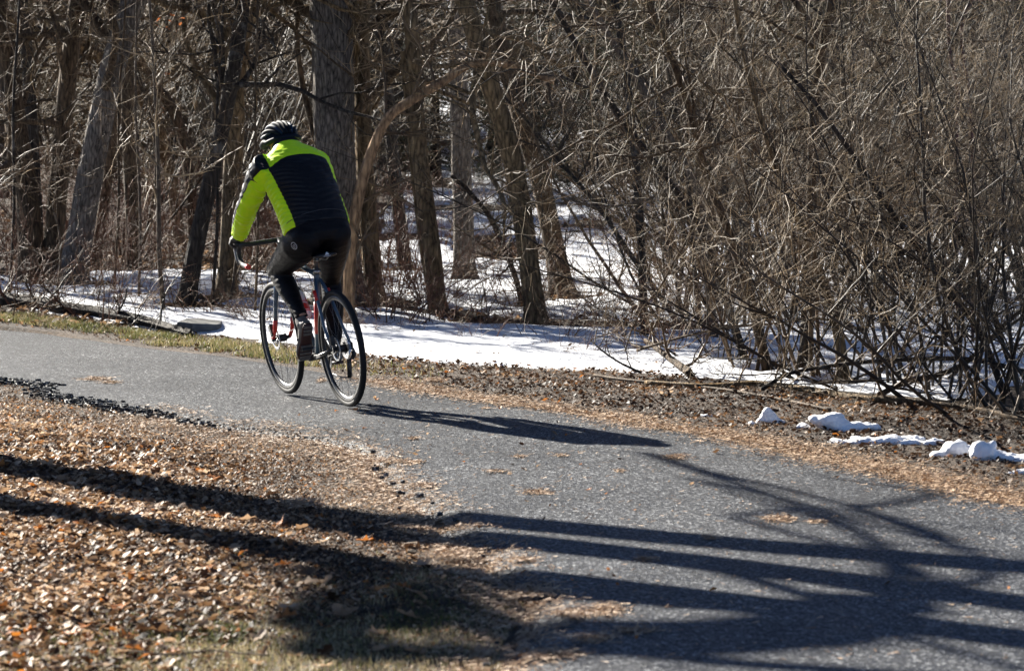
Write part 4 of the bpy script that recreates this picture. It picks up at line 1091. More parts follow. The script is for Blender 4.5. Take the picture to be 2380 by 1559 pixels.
# wood floor clutter far back: one mass of fallen twigs and dead stalks nobody could count
n_ = 4500; d = 29 + 34 * r.random(n_) ** 1.3; X = r.uniform(-100, 2480, n_); x = (X - 1190) / FPX * d
P0 = np.stack([x, d, hground(x, d) + 0.0], 1)
up = r.random(n_) < 0.45
dr = unit(np.stack([r.normal(0, .5, n_), r.normal(0, .5, n_), np.where(up, 1.2, 0.08)], 1))
P = np.empty((n_, 4, 3)); P[:, 0] = P0; L = r.uniform(0.12, 0.55, n_) / 3
for k in range(1, 4):
    P[:, k] = P[:, k - 1] + dr * L[:, None]; dr = unit(dr + 0.25 * randu(r, n_))
P[:, :, 2] += np.where(up, 0, 0.09)[:, None]
R = np.full((n_, 1), 1.0) * (r.uniform(0.0025, 0.006, n_))[:, None] * np.linspace(1, .4, 4)[None]
V, F = batch_tubes(P, R, 3)
tag(mesh_np('undergrowth', V, F, TW_BROWN), 'brown dead stalks and twigs strewn over the floor of the wood', 'undergrowth', kind='stuff')
# leaves lying on bare spots between the trees
n_ = 15000; d = r.uniform(28.5, 44, n_); X = r.uniform(-80, 2480, n_); x = (X - 1190) / FPX * d
k = snow_t(x, d) < 0.015; x, d = x[k], d[k]
V, F, T = leaves(x, d, hground(x, d), r.uniform(0.03, 0.08, len(x)), r, 0.5, np.clip(r.beta(2, 2.2, len(x)) * .86, 0, .84))
tag(mesh_np('wood_leaves', V, F, LEAFM, fcol=T, smooth=False), 'brown leaves on the bare patches between the trees', 'leaves', kind='stuff')
# leaf heap and clods where the snow strip meets the thicket
# the few orange leaves still hanging at the upper left
mb_pts = [at(400 + 30 * math.sin(k * 2.1) - 2 * k, 40 + 5 * (k % 9), 31.0 + 0.1 * (k % 4)) for k in range(9)] + [at(385 + 6 * math.sin(k * 1.7), 165 + 12 * math.sin(k), 31.2) for k in range(3)] + [at(370 + 8 * math.sin(k), 258 + 9 * math.cos(k), 31.4) for k in range(3)]
mb_pts = np.array(mb_pts)
V, F, T = leaves(mb_pts[:, 0], mb_pts[:, 1], mb_pts[:, 2], np.full(len(mb_pts), 0.045), r, 1.0, r.uniform(0.88, 1, len(mb_pts)))
P1 = np.array([[at(340, 150, 31.2), at(372, 90, 31.1), at(398, 55, 31.1), at(440, 25, 31.2)], [at(338, 60, 31.2), at(380, 165, 31.2), at(372, 250, 31.3), at(360, 290, 31.3)], [at(372, 90, 31.2), at(385, 60, 31), at(400, 20, 31), at(402, -20, 31)]])
Vb, Fb = batch_tubes(P1, np.full((3, 4), 0.006), 5)
e = empty('oak_branch', tuple(at(340, 150, 31.2))); lo = np.array(e.location)
mesh_np('twigs', Vb - lo, Fb, TW_BROWN, e); mesh_np('dry_leaves', V - lo, F, tintmat('orange_leaf', [(0, (0.40, 0.12, 0.04)), (1, (0.52, 0.17, 0.05))], .5, .4), e, fcol=T, smooth=False)
tag(e, 'thin branch with a few orange leaves still on it, upper left', 'branch')

# ------------------------------------------------------------------ trees left of the frame whose shadows cross the path
s_el = 1 / math.tan(SUN_EL)
SH_OFF = np.array([-math.sin(SUN_AZ) * s_el, math.cos(SUN_AZ) * s_el, 1.0])
def caster(label, shadow_px, base_px, h_end, w_m0, w_m1, seed, limbs=0, bk=BK_GREY):
    """a leaning trunk whose shadow falls along the given ground line"""
    S = [flat(*base_px)] + [flat(*q) for q in shadow_px]
    S = np.array(S); L = np.concatenate([[0], np.cumsum(np.linalg.norm(np.diff(S, axis=0), axis=1))])
    h = h_end * L / L[-1]
    P = np.column_stack([S, np.zeros(len(S))]) + h[:, None] * SH_OFF[None]
    e = empty('bare_tree', tuple(P[0] + np.array([0, 0, -0.1])))
    t = unit(P[-1] - P[-2]); p = P[-1].copy(); ex = []
    for k in range(4):
        t = unit(t + np.array([0, 0, .15])); p = p + t * .8; ex.append(p.copy())
    path = catmull(np.vstack([P, ex]), 60) ; path[0, 2] -= .1
    rad = np.linspace(w_m0, w_m1, 60) / 2; lo = np.array(e.location)
    V, F = trunk_mesh(path - lo, rad, 18, seed, 0.4)
    mesh_np('trunk', V, F, bk, e)
    if limbs:
        rr_ = np.random.default_rng(seed)
        P1, R1 = grow((path - lo)[None], rad[None], limbs, 2.2, rr_, 7, .7, .2, .3, .35, 1, .35, rmax=.04, rmin=.008)
        P2, R2 = grow(P1, R1, limbs * 5, .9, rr_, 5, .7, .1, .3, .2, 1, .5, rmax=.012, rmin=.004)
        V, F, _ = join([batch_tubes(P1, R1, 6), batch_tubes(P2, R2, 4)])
        mesh_np('branches', V, F, BK_BROWN, e)
    tag(e, label, 'tree')
    return e
caster('grey tree outside the left edge throwing the uppermost long shadow', [(0, 1068), (400, 1128), (850, 1185), (1100, 1205), (1700, 1262), (2450, 1322)], (-700, 985), 4.6, 0.46, 0.22, 501)
caster('brown tree outside the left edge throwing the middle shadow', [(0, 1080), (420, 1150), (900, 1225), (1250, 1262), (1750, 1320), (2450, 1412)], (-760, 1010), 4.4, 0.36, 0.34, 502, bk=BK_BROWN)
caster('leaning grey tree outside the left edge throwing the lowest long shadow', [(0, 1160), (430, 1225), (800, 1290), (1150, 1335), (1600, 1385), (2450, 1492)], (-800, 1040), 4.4, 0.38, 0.34, 503)
for k, (pts, w_) in enumerate([([(1500, 1052), (1640, 1095), (1800, 1130), (1990, 1180), (2200, 1245), (2180, 1265), (1900, 1262)], 0.075), ([(1990, 1180), (2090, 1165), (2170, 1148), (2060, 1128), (1900, 1105)], 0.075), ([(1600, 1110), (1850, 1165), (2100, 1205), (2420, 1245)], 0.04), ([(1550, 1290), (1750, 1345), (1950, 1410), (2150, 1490), (2400, 1560)], 0.13), ([(1700, 1200), (1900, 1180), (2060, 1230), (2400, 1300)], 0.06), ([(690, 1430), (800, 1370), (900, 1350), (1010, 1390), (1250, 1475), (1600, 1530), (2000, 1560), (2450, 1590)], 0.24), ([(720, 1500), (830, 1440), (930, 1400), (1100, 1440), (1300, 1530)], 0.22), ([(760, 1330), (860, 1310), (960, 1330), (1060, 1370), (1200, 1400)], 0.20), ([(1250, 1500), (1450, 1480), (1750, 1470), (2100, 1500)], 0.06)]):
    S = np.array([flat(*q) for q in pts]); h = 4.4 + 0.12 * np.arange(len(S))
    P = np.column_stack([S, np.zeros(len(S))]) + h[:, None] * SH_OFF[None]
    path = catmull(P, 50); rad = np.linspace(w_, w_ * .45, 50) / 2
    par = [o for o in COL.objects if o.name == 'bare_tree' or o.get('label', '').startswith('grey tree outside')]
    par = [o for o in COL.objects if o.get('label', '').startswith('grey tree outside')][0]
    # the limb is carried back to that tree's upper trunk
    link = np.array(par.location) + np.array([0.6, -0.3, 4.2])
    full_ = catmull(np.vstack([link, (link + path[0]) / 2 + np.array([0, 0, .3]), path[0]]), 16)[:-1]
    pp = np.vstack([full_, path]); rr_ = np.concatenate([np.full(15, w_ / 2), rad])
    V, F = trunk_mesh(pp - np.array(par.location), rr_, 8, 9 + k, 0)
    mesh_np('limb', V, F, BK_GREY, par)
    if 4 < k < 8:
        q_ = np.random.default_rng(k); P1, R1 = grow((path - np.array(par.location))[None], rad[None], 46, .55, q_, 5, .8, 0, .3, 0, .7, .4, rmax=.02, rmin=.008)
        P2, R2 = grow(P1, R1, 200, .3, q_, 4, .8, 0, .3, 0, 1, .6, rmin=.005)
        Vq, Fq, _ = join([batch_tubes(P1, R1, 4), batch_tubes(P2, R2, 3)]); mesh_np('twigs', Vq, Fq, TW_BROWN, par)
# a few more bare trees outside the frame on the sunny side, which dapple the wood
r = np.random.default_rng(5)
for k, (x, y, s) in enumerate([(-9.5, 38, 1.0), (-12, 45, 1.0), (-6.6, 36.5, .8)]):
    put_far(FT[k % 5], ('trunk', 'crown'), x, y, s, r.uniform(0, 6.28), 'bare_tree', 'bare leafless tree at the back of the wood', 'tree', 'bare trees at the back of the wood')
# ------------------------------------------------------------------ the bicycle: local x forward, y left, z up, origin at the rear contact
HEAD = math.radians(113.7); LEAN = math.radians(-7.5)
g = flat(812, 950, 0.0)
BIKE_M = Matrix.Translation((g[0], g[1], 0.012)) @ Matrix.Rotation(HEAD, 4, 'Z') @ Matrix.Rotation(LEAN, 4, 'X')
FRAME = plain('frame_blue', (0.055, 0.10, 0.15), 0.28, var=0.05, coat=0.6)
FRAME_D = plain('frame_black', (0.012, 0.013, 0.015), 0.3, var=0.05, coat=0.5)
RED = plain('red_paint', (0.62, 0.025, 0.015), 0.35, var=0.05, coat=0.4)
BLACK = plain('black_parts', (0.012, 0.012, 0.013), 0.45, var=0.1)
RUBBER = plain('tyre_rubber', (0.012, 0.012, 0.013), 0.7, spec=0.25, var=0.2, bmp=0.3, bscale=300)
WALL = plain('tyre_sidewall', (0.014, 0.014, 0.016), 0.5, spec=0.45, var=0.1)
ALU = plain('brushed_metal', (0.45, 0.46, 0.48), 0.3, metal=1.0, var=0.1)
STEEL = plain('dark_steel', (0.14, 0.14, 0.15), 0.35, metal=1.0, var=0.1)
RIM = plain('rim_black', (0.02, 0.022, 0.026), 0.3, spec=0.5, var=0.05)
TAPE = plain('bar_tape', (0.015, 0.015, 0.016), 0.6, var=0.2, bmp=0.5, bscale=120)
bike = empty('road_bicycle'); bike.matrix_world = BIKE_M
tag(bike, 'dark blue and red drop bar road bicycle ridden away along the path', 'bicycle')
RW = 0.345
def wheel(u, front):
    wl = MB(); wl.torus((u, 0, RW), RW - 0.018, 0.018, nu=96, nv=12)
    tyre_o = None
    w_ = MB()
    # rim: a deep section ring lofted as a profile
    nu = 96; prof = [(RW - 0.031, 0.012), (RW - 0.031, -0.012), (RW - 0.048, -0.011), (RW - 0.062, -0.004), (RW - 0.062, 0.004), (RW - 0.048, 0.011)]
    V = []; F = []; k = len(prof)
    for i in range(nu):
        a = 2 * math.pi * i / nu
        for (q, yy) in prof: V.append((u + q * math.cos(a), yy, RW + q * math.sin(a)))
    for i in range(nu):
        for j in range(k): F.append((i * k + j, i * k + (j + 1) % k, ((i + 1) % nu) * k + (j + 1) % k, ((i + 1) % nu) * k + j))
    w_.add(V, F)
    rim = w_.build('wheel', RIM, bike)
    tyre = wl.build('tyre', RUBBER, rim)
    sd_ = MB()
    for s in (-1, 1):
        V = []; F = []
        for i in range(nu):
            a = 2 * math.pi * i / nu
            for (q, yy) in ((RW - 0.0305, 0.0125), (RW - 0.024, 0.0152), (RW - 0.016, 0.0171)): V.append((u + q * math.cos(a), s * yy, RW + q * math.sin(a)))
        for i in range(nu):
            for j in range(2): F.append((i * 3 + j, i * 3 + j + 1, ((i + 1) % nu) * 3 + j + 1, ((i + 1) % nu) * 3 + j))
        sd_.add(V, F)
    sd_.build('sidewall', WALL, rim)
    sp = MB(); ns = 24
    for i in range(ns):
        a = 2 * math.pi * i / ns; a2 = a + (0.5 if i % 4 < 2 else -0.5); s = 1 if i % 2 else -1
        sp.tube([(u + 0.022 * math.cos(a2), s * 0.026, RW + 0.022 * math.sin(a2)), (u + (RW - 0.06) * math.cos(a), s * 0.002, RW + (RW - 0.06) * math.sin(a))], 0.0011, 4, False)
    sp.build('spokes', STEEL, rim)
    hb = MB(); hb.tube([(u, -0.05, RW), (u, -0.03, RW), (u, -0.028, RW), (u, 0.028, RW), (u, 0.03, RW), (u, 0.05, RW)], [0.012, 0.012, 0.024, 0.024, 0.012, 0.012], 14)
    hb.build('hub', BLACK, rim)
    dk = MB(); s = 0.036
    V = []; F = []; nd_ = 48
    for i in range(nd_):
        a = 2 * math.pi * i / nd_; rr_ = 0.070 + 0.002 * math.sin(a * 12)
        for q, yy in ((rr_, s), (rr_, s + .002), (0.052, s + .002), (0.052, s)): V.append((u + q * math.cos(a), yy, RW + q * math.sin(a)))
    for i in range(nd_):
        for j in range(4): F.append((i * 4 + j, i * 4 + (j + 1) % 4, ((i + 1) % nd_) * 4 + (j + 1) % 4, ((i + 1) % nd_) * 4 + j))
    dk.add(V, F)
    for q in range(6):
        a = q * math.pi / 3; dk.tube([(u + 0.02 * math.cos(a), s, RW + 0.02 * math.sin(a)), (u + 0.053 * math.cos(a + .4), s, RW + 0.053 * math.sin(a + .4))], 0.003, 4)
    dk.build('disc', ALU, rim)
wheel(0.0, False); wheel(1.02, True)
BB = (0.42, 0, 0.272); ST = (0.235, 0, 0.86); SC = (0.262, 0, 0.775); HT = (0.800, 0, 0.86); HB = (0.842, 0, 0.72)
f = MB(); f.tube([BB, (0.30, 0, 0.655), SC, (0.256, 0, 0.80)], [0.019, 0.018, 0.018, 0.019], 14)
frame = f.build('frame', FRAME, bike)
def sub(name, mb, mat, par=frame, **k): return mb.build(name, mat, par, **k)
t = MB(); t.tube([(0.262, 0, 0.765), (0.55, 0, 0.815), (0.805, 0, 0.835)], [0.015, 0.016, 0.019], 12); sub('top_tube', t, FRAME)
t = MB(); t.tube([BB, (0.63, 0, 0.50), (0.832, 0, 0.745)], [0.024, 0.025, 0.023], 14); sub('down_tube', t, FRAME_D)
t = MB(); t.tube([HT, HB], [0.020, 0.023], 14); sub('head_tube', t, FRAME)
t = MB(); t.tube([(0.372, 0, 0.415), (0.345, 0, 0.505), (0.315, 0, 0.60)], 0.0205, 14); sub('red_band', t, RED)
for s in (-1, 1):
    t = MB(); t.tube([(0.262, s * 0.014, 0.74), (0.20, s * 0.040, 0.64), (0.10, s * 0.056, 0.47), (0.0, s * 0.060, 0.355)], [0.011, 0.0105, 0.009, 0.009], 10); sub('seat_stay', t, FRAME)
    t = MB(); t.tube([(0.225, s * 0.0415, 0.678), (0.19, s * 0.0445, 0.62)], 0.0125, 10); sub('red_band', t, RED)
    t = MB(); t.tube([(0.40, s * 0.025, 0.272), (0.30, s * 0.040, 0.285), (0.0, s * 0.060, 0.345)], [0.015, 0.012, 0.010], 10); sub('chain_stay', t, FRAME_D)
    t = MB(); t.box((0, s * 0.060, 0.350), (0.045, 0.008, 0.05)); sub('dropout', t, FRAME_D, smooth=False, bevel=.003)
fk = MB(); fk.tube([(0.842, 0, 0.73), (0.85, 0, 0.70)], 0.024, 12)
fork = fk.build('fork', FRAME_D, bike)
for s in (-1, 1):
    t = MB(); t.tube([(0.848, s * 0.012, 0.715), (0.862, s * 0.048, 0.67), (0.90, s * 0.056, 0.54), (0.93, s * 0.056, 0.47)], [0.017, 0.016, 0.014, 0.0135], 12); sub('blade', t, FRAME, fork)
    t = MB(); t.tube([(0.93, s * 0.056, 0.47), (0.965, s * 0.056, 0.40), (1.02, s * 0.054, 0.345)], [0.0145, 0.013, 0.011], 12); sub('red_tip', t, RED, fork)
t = MB(); t.box((1.005, 0.06, 0.40), (0.035, 0.03, 0.07), Matrix.Rotation(0.5, 3, 'Y')); t.box((1.02, 0.055, 0.345), (0.03, 0.02, 0.03)); sub('brake_caliper', t, BLACK, fork, smooth=False, bevel=.004)
t = MB(); t.tube([(0.256, 0, 0.79), (0.222, 0, 0.895)], 0.0145, 12); sp_ = t.build('seatpost', STEEL, bike)
t = MB(); t.tube([(0.259, 0, 0.775), (0.252, 0, 0.80)], 0.0225, 14); t.box((0.235, 0, 0.787), (0.025, 0.02, 0.018)); sub('clamp', t, ALU, sp_)
# saddle: lofted rings from the tail to the nose
rings = []
for (u, wd, zc, th) in ((0.095, 0.055, 0.935, 0.016), (0.11, 0.068, 0.936, 0.024), (0.16, 0.070, 0.934, 0.027), (0.22, 0.050, 0.932, 0.026), (0.28, 0.028, 0.932, 0.024), (0.34, 0.021, 0.930, 0.021), (0.372, 0.016, 0.926, 0.014)):
    rings.append([(u, wd * math.cos(a), zc - th * 0.4 + th * (0.62 if math.sin(a) > 0 else 0.5) * math.sin(a)) for a in [2 * math.pi * k / 18 for k in range(18)]])
t = MB(); t.loft(rings); sd_ = t.build('saddle', BLACK, bike); sd_.location = (-0.045, 0, -0.038)
t = MB()
for s in (-1, 1): t.tube([(0.13, s * 0.022, 0.915), (0.18, s * 0.022, 0.896), (0.27, s * 0.022, 0.896), (0.34, s * 0.008, 0.918)], 0.0035, 6)
sub('rails', t, ALU, sd_)
WHT = plain('white_print', (0.62, 0.62, 0.62), 0.5, var=0.03)
mb = MB()   # the pale triangle and line on the back of the saddle
u0 = 0.0935
mb.add([(u0 - .0015, -0.014, 0.930), (u0 - .0015, 0.014, 0.930), (u0 + .003, 0.003, 0.947), (u0 + .003, -0.003, 0.947), (u0, -0.014, 0.930), (u0, 0.014, 0.930), (u0 + .005, 0.003, 0.947), (u0 + .005, -0.003, 0.947)], [(0, 1, 2, 3), (7, 6, 5, 4), (0, 4, 5, 1), (3, 2, 6, 7), (1, 5, 6, 2), (0, 3, 7, 4)])
sub('triangle_emblem', mb, WHT, sd_, smooth=False)
mb = MB(); mb.tube([(0.099, 0.040, 0.9255), (0.0925, 0.0, 0.923), (0.099, -0.040, 0.9255)], 0.0018, 5); sub('white_line', mb, WHT, sd_)
# cockpit
t = MB(); t.tube([(0.797, 0, 0.855), (0.79, 0, 0.905), (0.80, 0, 0.915), (0.875, 0, 0.948)], [0.018, 0.018, 0.018, 0.016], 12); t.build('stem', BLACK, bike)
hbp = []
for s in (1, -1):
    seg = [(0.875, 0.0, 0.950), (0.873, s * 0.10, 0.951), (0.878, s * 0.175, 0.951), (0.905, s * 0.205, 0.950), (0.950, s * 0.215, 0.938), (0.972, s * 0.217, 0.905), (0.960, s * 0.219, 0.862), (0.915, s * 0.221, 0.832), (0.865, s * 0.223, 0.825), (0.825, s * 0.225, 0.823)]
    hbp.append([tuple(q) for q in catmull(np.array(seg), 40)])
t = MB(); t.tube(list(reversed(hbp[0])) + hbp[1][1:], 0.0145, 12); hbar = t.build('handlebar', TAPE, bike)
for s in (1, -1):
    t = MB(); t.tube([(0.832, s * 0.2245, 0.8235), (0.806, s * 0.2255, 0.822)], [0.0155, 0.0165], 12); sub('red_end_plug', t, RED, hbar)
    t = MB(); t.tube([(0.935, s * 0.214, 0.945), (0.985, s * 0.216, 0.958), (1.02, s * 0.217, 0.975), (1.03, s * 0.217, 1.0)], [0.017, 0.020, 0.018, 0.013], 12); hood = sub('brake_hood', t, BLACK, hbar)
    t = MB(); t.tube([(1.018, s * 0.217, 0.962), (1.035, s * 0.219, 0.92), (1.015, s * 0.222, 0.865), (0.985, s * 0.225, 0.83)], [0.008, 0.009, 0.008, 0.006], 8, sq=1.6); sub('brake_lever', t, STEEL, hbar)
# drivetrain
t = MB(); t.tube([(BB[0], -0.06, BB[2]), (BB[0], 0.06, BB[2])], 0.022, 16); cr = t.build('crankset', BLACK, bike)
LP = (0.262, 0.0, 0.345); RP = (2 * BB[0] - LP[0], 0, 2 * BB[2] - LP[2])
t = MB(); t.tube([(BB[0], 0.068, BB[2]), (LP[0], 0.078, LP[2])], [0.016, 0.011], 10, sq=.7); sub('crank_arm', t, ALU, cr)
t = MB(); t.tube([(BB[0], -0.068, BB[2]), (RP[0], -0.078, RP[2])], [0.016, 0.011], 10, sq=.7); sub('crank_arm', t, ALU, cr)
def gear(u, y, z, R0, teeth, th=0.003):
    mb = MB(); n_ = teeth * 2; V = []; F = []
    for i in range(n_):
        a = 2 * math.pi * i / n_; q = R0 + (0.003 if i % 2 else -0.002)
        for rr_, yy in ((q, y - th / 2), (q, y + th / 2), (R0 * .6, y + th / 2), (R0 * .6, y - th / 2)): V.append((u + rr_ * math.cos(a), yy, z + rr_ * math.sin(a)))
    for i in range(n_):
        for j in range(4): F.append((i * 4 + j, i * 4 + (j + 1) % 4, ((i + 1) % n_) * 4 + (j + 1) % 4, ((i + 1) % n_) * 4 + j))
    mb.add(V, F); return mb
sub('chainring', gear(BB[0], -0.046, BB[2], 0.100, 50), STEEL, cr, smooth=False)
sub('chainring', gear(BB[0], -0.038, BB[2], 0.070, 34), STEEL, cr, smooth=False)
cas = gear(0.0, -0.020, RW, 0.062, 28).build('cassette', ALU, bike, smooth=False)
for q, R0 in enumerate((0.056, 0.050, 0.044, 0.039, 0.034, 0.029, 0.025)):
    sub('sprocket', gear(0.0, -0.024 - q * .004, RW, R0, 20), ALU, cas, smooth=False)
t = MB(); t.tube([(0.0, -0.036, RW + 0.042), (0.2, -0.04, 0.357), (BB[0], -0.046, BB[2] + 0.10)], 0.004, 5); t.tube([(BB[0], -0.046, BB[2] - 0.10), (0.2, -0.042, 0.155), (0.035, -0.036, 0.165)], 0.004, 5); t.build('chain', STEEL, bike)
t = MB(); t.tube([(0.0, -0.064, 0.335), (-0.012, -0.066, 0.30), (0.0, -0.052, 0.275)], [0.012, 0.014, 0.012], 10); dr_ = t.build('derailleur', BLACK, bike)
t = MB()
for yy in (-0.030, -0.042): t.tube([(0.005, yy, 0.275), (0.012, yy, 0.225), (0.03, yy, 0.165)], [0.008, 0.010, 0.008], 6, sq=0.35)
sub('cage', t, BLACK, dr_)
sub('jockey_wheel', gear(0.006, -0.036, 0.272, 0.020, 11, .004), BLACK, dr_, smooth=False); sub('jockey_wheel', gear(0.03, -0.036, 0.168, 0.020, 11, .004), BLACK, dr_, smooth=False)
for (q, s) in ((LP, 1), (RP, -1)):
    t = MB(); t.tube([(q[0], s * 0.08, q[2]), (q[0], s * 0.155, q[2])], 0.0075, 8); t.box((q[0], s * 0.13, q[2]), (0.06, 0.055, 0.014)); t.build('pedal', BLACK, bike, smooth=False, bevel=.003)
t = MB(); t.box((0.0, 0.055, 0.40), (0.03, 0.028, 0.055)); t.build('rear_caliper', BLACK, bike, smooth=False, bevel=.005)
# bottle cage (part) and bottle (a thing of its own)
dt0 = Vector((0.50, 0, 0.36)); dtd = (Vector((0.832, 0, 0.745)) - Vector(BB)).normalized(); nrm = Vector((-dtd.z, 0, dtd.x))
bc = Vector(BB) + dtd * 0.25 + nrm * 0.066
cg = MB()
for k, hgt in enumerate((0.02, 0.09)):
    ring = []
    for q in range(17):
        a = 2 * math.pi * q / 16; ring.append(bc + dtd * hgt + (nrm * math.cos(a) + Vector((0, 1, 0)) * math.sin(a)) * 0.039)
    cg.tube(ring, 0.0028, 6, False)
cg.tube([bc - nrm * 0.039 - dtd * 0.01, bc - nrm * 0.039 + dtd * 0.12], 0.004, 6)
for s in (-1, 1): cg.tube([bc - dtd * .005 + Vector((0, s * .02, 0)) - nrm * .03, bc - dtd * .005 + Vector((0, s * .036, 0)), bc + dtd * .06 + Vector((0, s * .041, 0)), bc + dtd * .125 + Vector((0, s * .03, 0)) + nrm * .02], 0.0028, 6)
cg.build('bottle_cage', RED, bike)
btl = empty('water_bottle'); btl.matrix_world = BIKE_M
def lathe(base, axis, prof, n=24):
    mb = MB(); s1 = nrm; s2 = Vector((0, 1, 0)); rings = []
    for (h, r_) in prof: rings.append([base + axis * h + (s1 * math.cos(2 * math.pi * k / n) + s2 * math.sin(2 * math.pi * k / n)) * r_ for k in range(n)])
    mb.loft(rings); return mb
WBOT = plain('bottle_white', (0.78, 0.72, 0.70), 0.4, var=0.03)
lathe(bc, dtd, [(0, 0.033), (0.006, 0.0365), (0.10, 0.0365), (0.112, 0.032), (0.125, 0.0365), (0.165, 0.0365), (0.18, 0.030)]).build('bottle_body', WBOT, btl)
lathe(bc, dtd, [(0.178, 0.0305), (0.182, 0.033), (0.205, 0.032), (0.212, 0.018), (0.232, 0.013), (0.245, 0.013), (0.247, 0.008)]).build('cap', BLACK, btl)
lathe(bc, dtd, [(0.030, 0.0371), (0.033, 0.0374), (0.072, 0.0374), (0.075, 0.0371)]).build('red_stripe', RED, btl)
tag(btl, 'white water bottle with a black cap in the red cage of the bicycle', 'bottle')

# ------------------------------------------------------------------ the rider
man = empty('person'); man.matrix_world = BIKE_M
tag(man, 'cyclist from behind in lime green and black jacket, black tights and dark helmet', 'person')
def remesh(name, mb, vox, mat, smooth_it=4, par=man):
    me = bpy.data.meshes.new('tmp'); me.from_pydata(mb.v, [], mb.f)
    bm = bmesh.new(); bm.from_mesh(me); bmesh.ops.recalc_face_normals(bm, faces=bm.faces); bm.to_mesh(me); bm.free()
    o = bpy.data.objects.new(name, me); COL.objects.link(o)
    md = o.modifiers.new('r', 'REMESH'); md.mode = 'VOXEL'; md.voxel_size = vox
    sm = o.modifiers.new('s', 'SMOOTH'); sm.factor = 0.5; sm.iterations = smooth_it
    dg = bpy.context.evaluated_depsgraph_get(); me2 = bpy.data.meshes.new_from_object(o.evaluated_get(dg)); o.modifiers.clear(); o.data = me2
    me2.materials.clear(); me2.materials.append(mat); me2.polygons.foreach_set('use_smooth', [True] * len(me2.polygons))
    o.parent = par
    return o
def limb(mb, stations, n=20):
    """stations: (centre, r_side, r_other) rings perpendicular to the running direction; side axis is y"""
    P = [Vector(s[0]) for s in stations]; rings = []
    for i, s in enumerate(stations):
        t = (P[min(i + 1, len(P) - 1)] - P[max(i - 1, 0)]).normalized()
        side = (Vector((0, 1, 0)) - t * t.y).normalized(); oth = t.cross(side)
        rings.append([P[i] + side * math.cos(2 * math.pi * k / n) * s[1] + oth * math.sin(2 * math.pi * k / n) * s[2] for k in range(n)])
    mb.loft(rings)
# torso axis: pelvis (0.17, 0, 0.98) -> base of the neck (0.52, 0, 1.49)
VO = -0.012
def torso(mb, gr=0.0, bottom=0):
    st = [((0.165, VO, 0.985), 0.182, 0.135), ((0.195, VO, 1.04), 0.193, 0.137), ((0.235, VO, 1.11), 0.190, 0.130), ((0.285, VO, 1.19), 0.192, 0.130), ((0.345, VO, 1.27), 0.202, 0.132),
          ((0.405, VO, 1.345), 0.212, 0.128), ((0.455, VO, 1.405), 0.208, 0.112), ((0.495, VO, 1.452), 0.172, 0.092), ((0.53, VO, 1.49), 0.105, 0.072), ((0.555, VO, 1.515), 0.066, 0.060)]
    limb(mb, [(c, a + gr, b + gr) for c, a, b in st[bottom:]], 32)
HIPL, HIPR = (0.185, 0.085, 0.985), (0.185, -0.095, 0.985)
KNL, KNR = (0.575, 0.128, 0.800), (0.570, -0.195, 0.700)
ANL, ANR = (0.262, 0.125, 0.535), (0.470, -0.140, 0.300)
def lerp(a, b, t): return tuple(x + (y - x) * t for x, y in zip(a, b))
def leg(mb, hip, kn, an, gr=0.0, foot=False):
    limb(mb, [((hip[0] - 0.06, hip[1], hip[2] + .02), 0.085 + gr, 0.085 + gr), (lerp(hip, kn, .12), 0.106 + gr, 0.112 + gr), (lerp(hip, kn, .35), 0.095 + gr, 0.102 + gr), (lerp(hip, kn, .65), 0.077 + gr, 0.080 + gr), (lerp(hip, kn, .92), 0.062 + gr, 0.064 + gr), (lerp(hip, kn, 1.04), 0.054 + gr, 0.052 + gr)], 24)
    mb.ellipsoid(kn, (0.062 + gr, 0.058 + gr, 0.062 + gr), 18, 12)
    back = Vector((-0.35, 0, -0.05)).normalized() * 0.012
    pts = [(-0.04, .052, .052), (.1, .054, .056), (.28, .056, .063), (.45, .052, .057), (.7, .040, .042), (.9, .032, .035), (1.0, .031, .035)]
    limb(mb, [(tuple(Vector(lerp(kn, an, t_)) + back * (1 if .1 < t_ < .6 else 0)), a + gr, b_ + gr) for t_, a, b_ in pts], 20)
SHL, SHR = (0.455, 0.175, 1.405), (0.470, -0.160, 1.385)
ELL, ELR = (0.660, 0.236, 1.195), (0.675, -0.215, 1.195)
WRL, WRR = (0.925, 0.220, 1.010), (0.925, -0.220, 1.010)
def arm(mb, sh, el, wr, gr=0.0):
    limb(mb, [(lerp(sh, el, -.18), .060 + gr, .062 + gr), (lerp(sh, el, .05), .068 + gr, .070 + gr), (lerp(sh, el, .4), .056 + gr, .060 + gr), (lerp(sh, el, .85), .047 + gr, .050 + gr), (lerp(sh, el, 1.05), .044 + gr, .044 + gr)], 20)
    mb.ellipsoid(el, (.048 + gr, .046 + gr, .048 + gr), 16, 10)
    limb(mb, [(lerp(el, wr, -.05), .044 + gr, .044 + gr), (lerp(el, wr, .25), .046 + gr, .046 + gr), (lerp(el, wr, .6), .038 + gr, .038 + gr), (lerp(el, wr, .92), .029 + gr, .031 + gr), (lerp(el, wr, 1.0), .027 + gr, .030 + gr)], 18)
HC = Vector((0.655, VO - 0.012, 1.512))            # head centre
HR = Matrix.Rotation(0.38, 3, 'Y')         # nods forward
def hp(x, y, z): return tuple(HC + HR @ Vector((x, y, z)))
SKIN = plain('skin', (0.50, 0.29, 0.21), 0.5, var=0.08)
b_ = MB(); torso(b_, -0.014)
for a_1 in ((HIPL, KNL, ANL), (HIPR, KNR, ANR)): leg(b_, *a_1)
for a_1 in ((SHL, ELL, WRL), (SHR, ELR, WRR)): arm(b_, *a_1, gr=-0.008)
limb(b_, [((0.52, VO, 1.475), .062, .066), ((0.575, VO, 1.505), .054, .058), (hp(-.03, 0, -.05), .056, .060)], 16)
b_.ellipsoid(HC, (.094, .074, .108), 20, 14, HR)
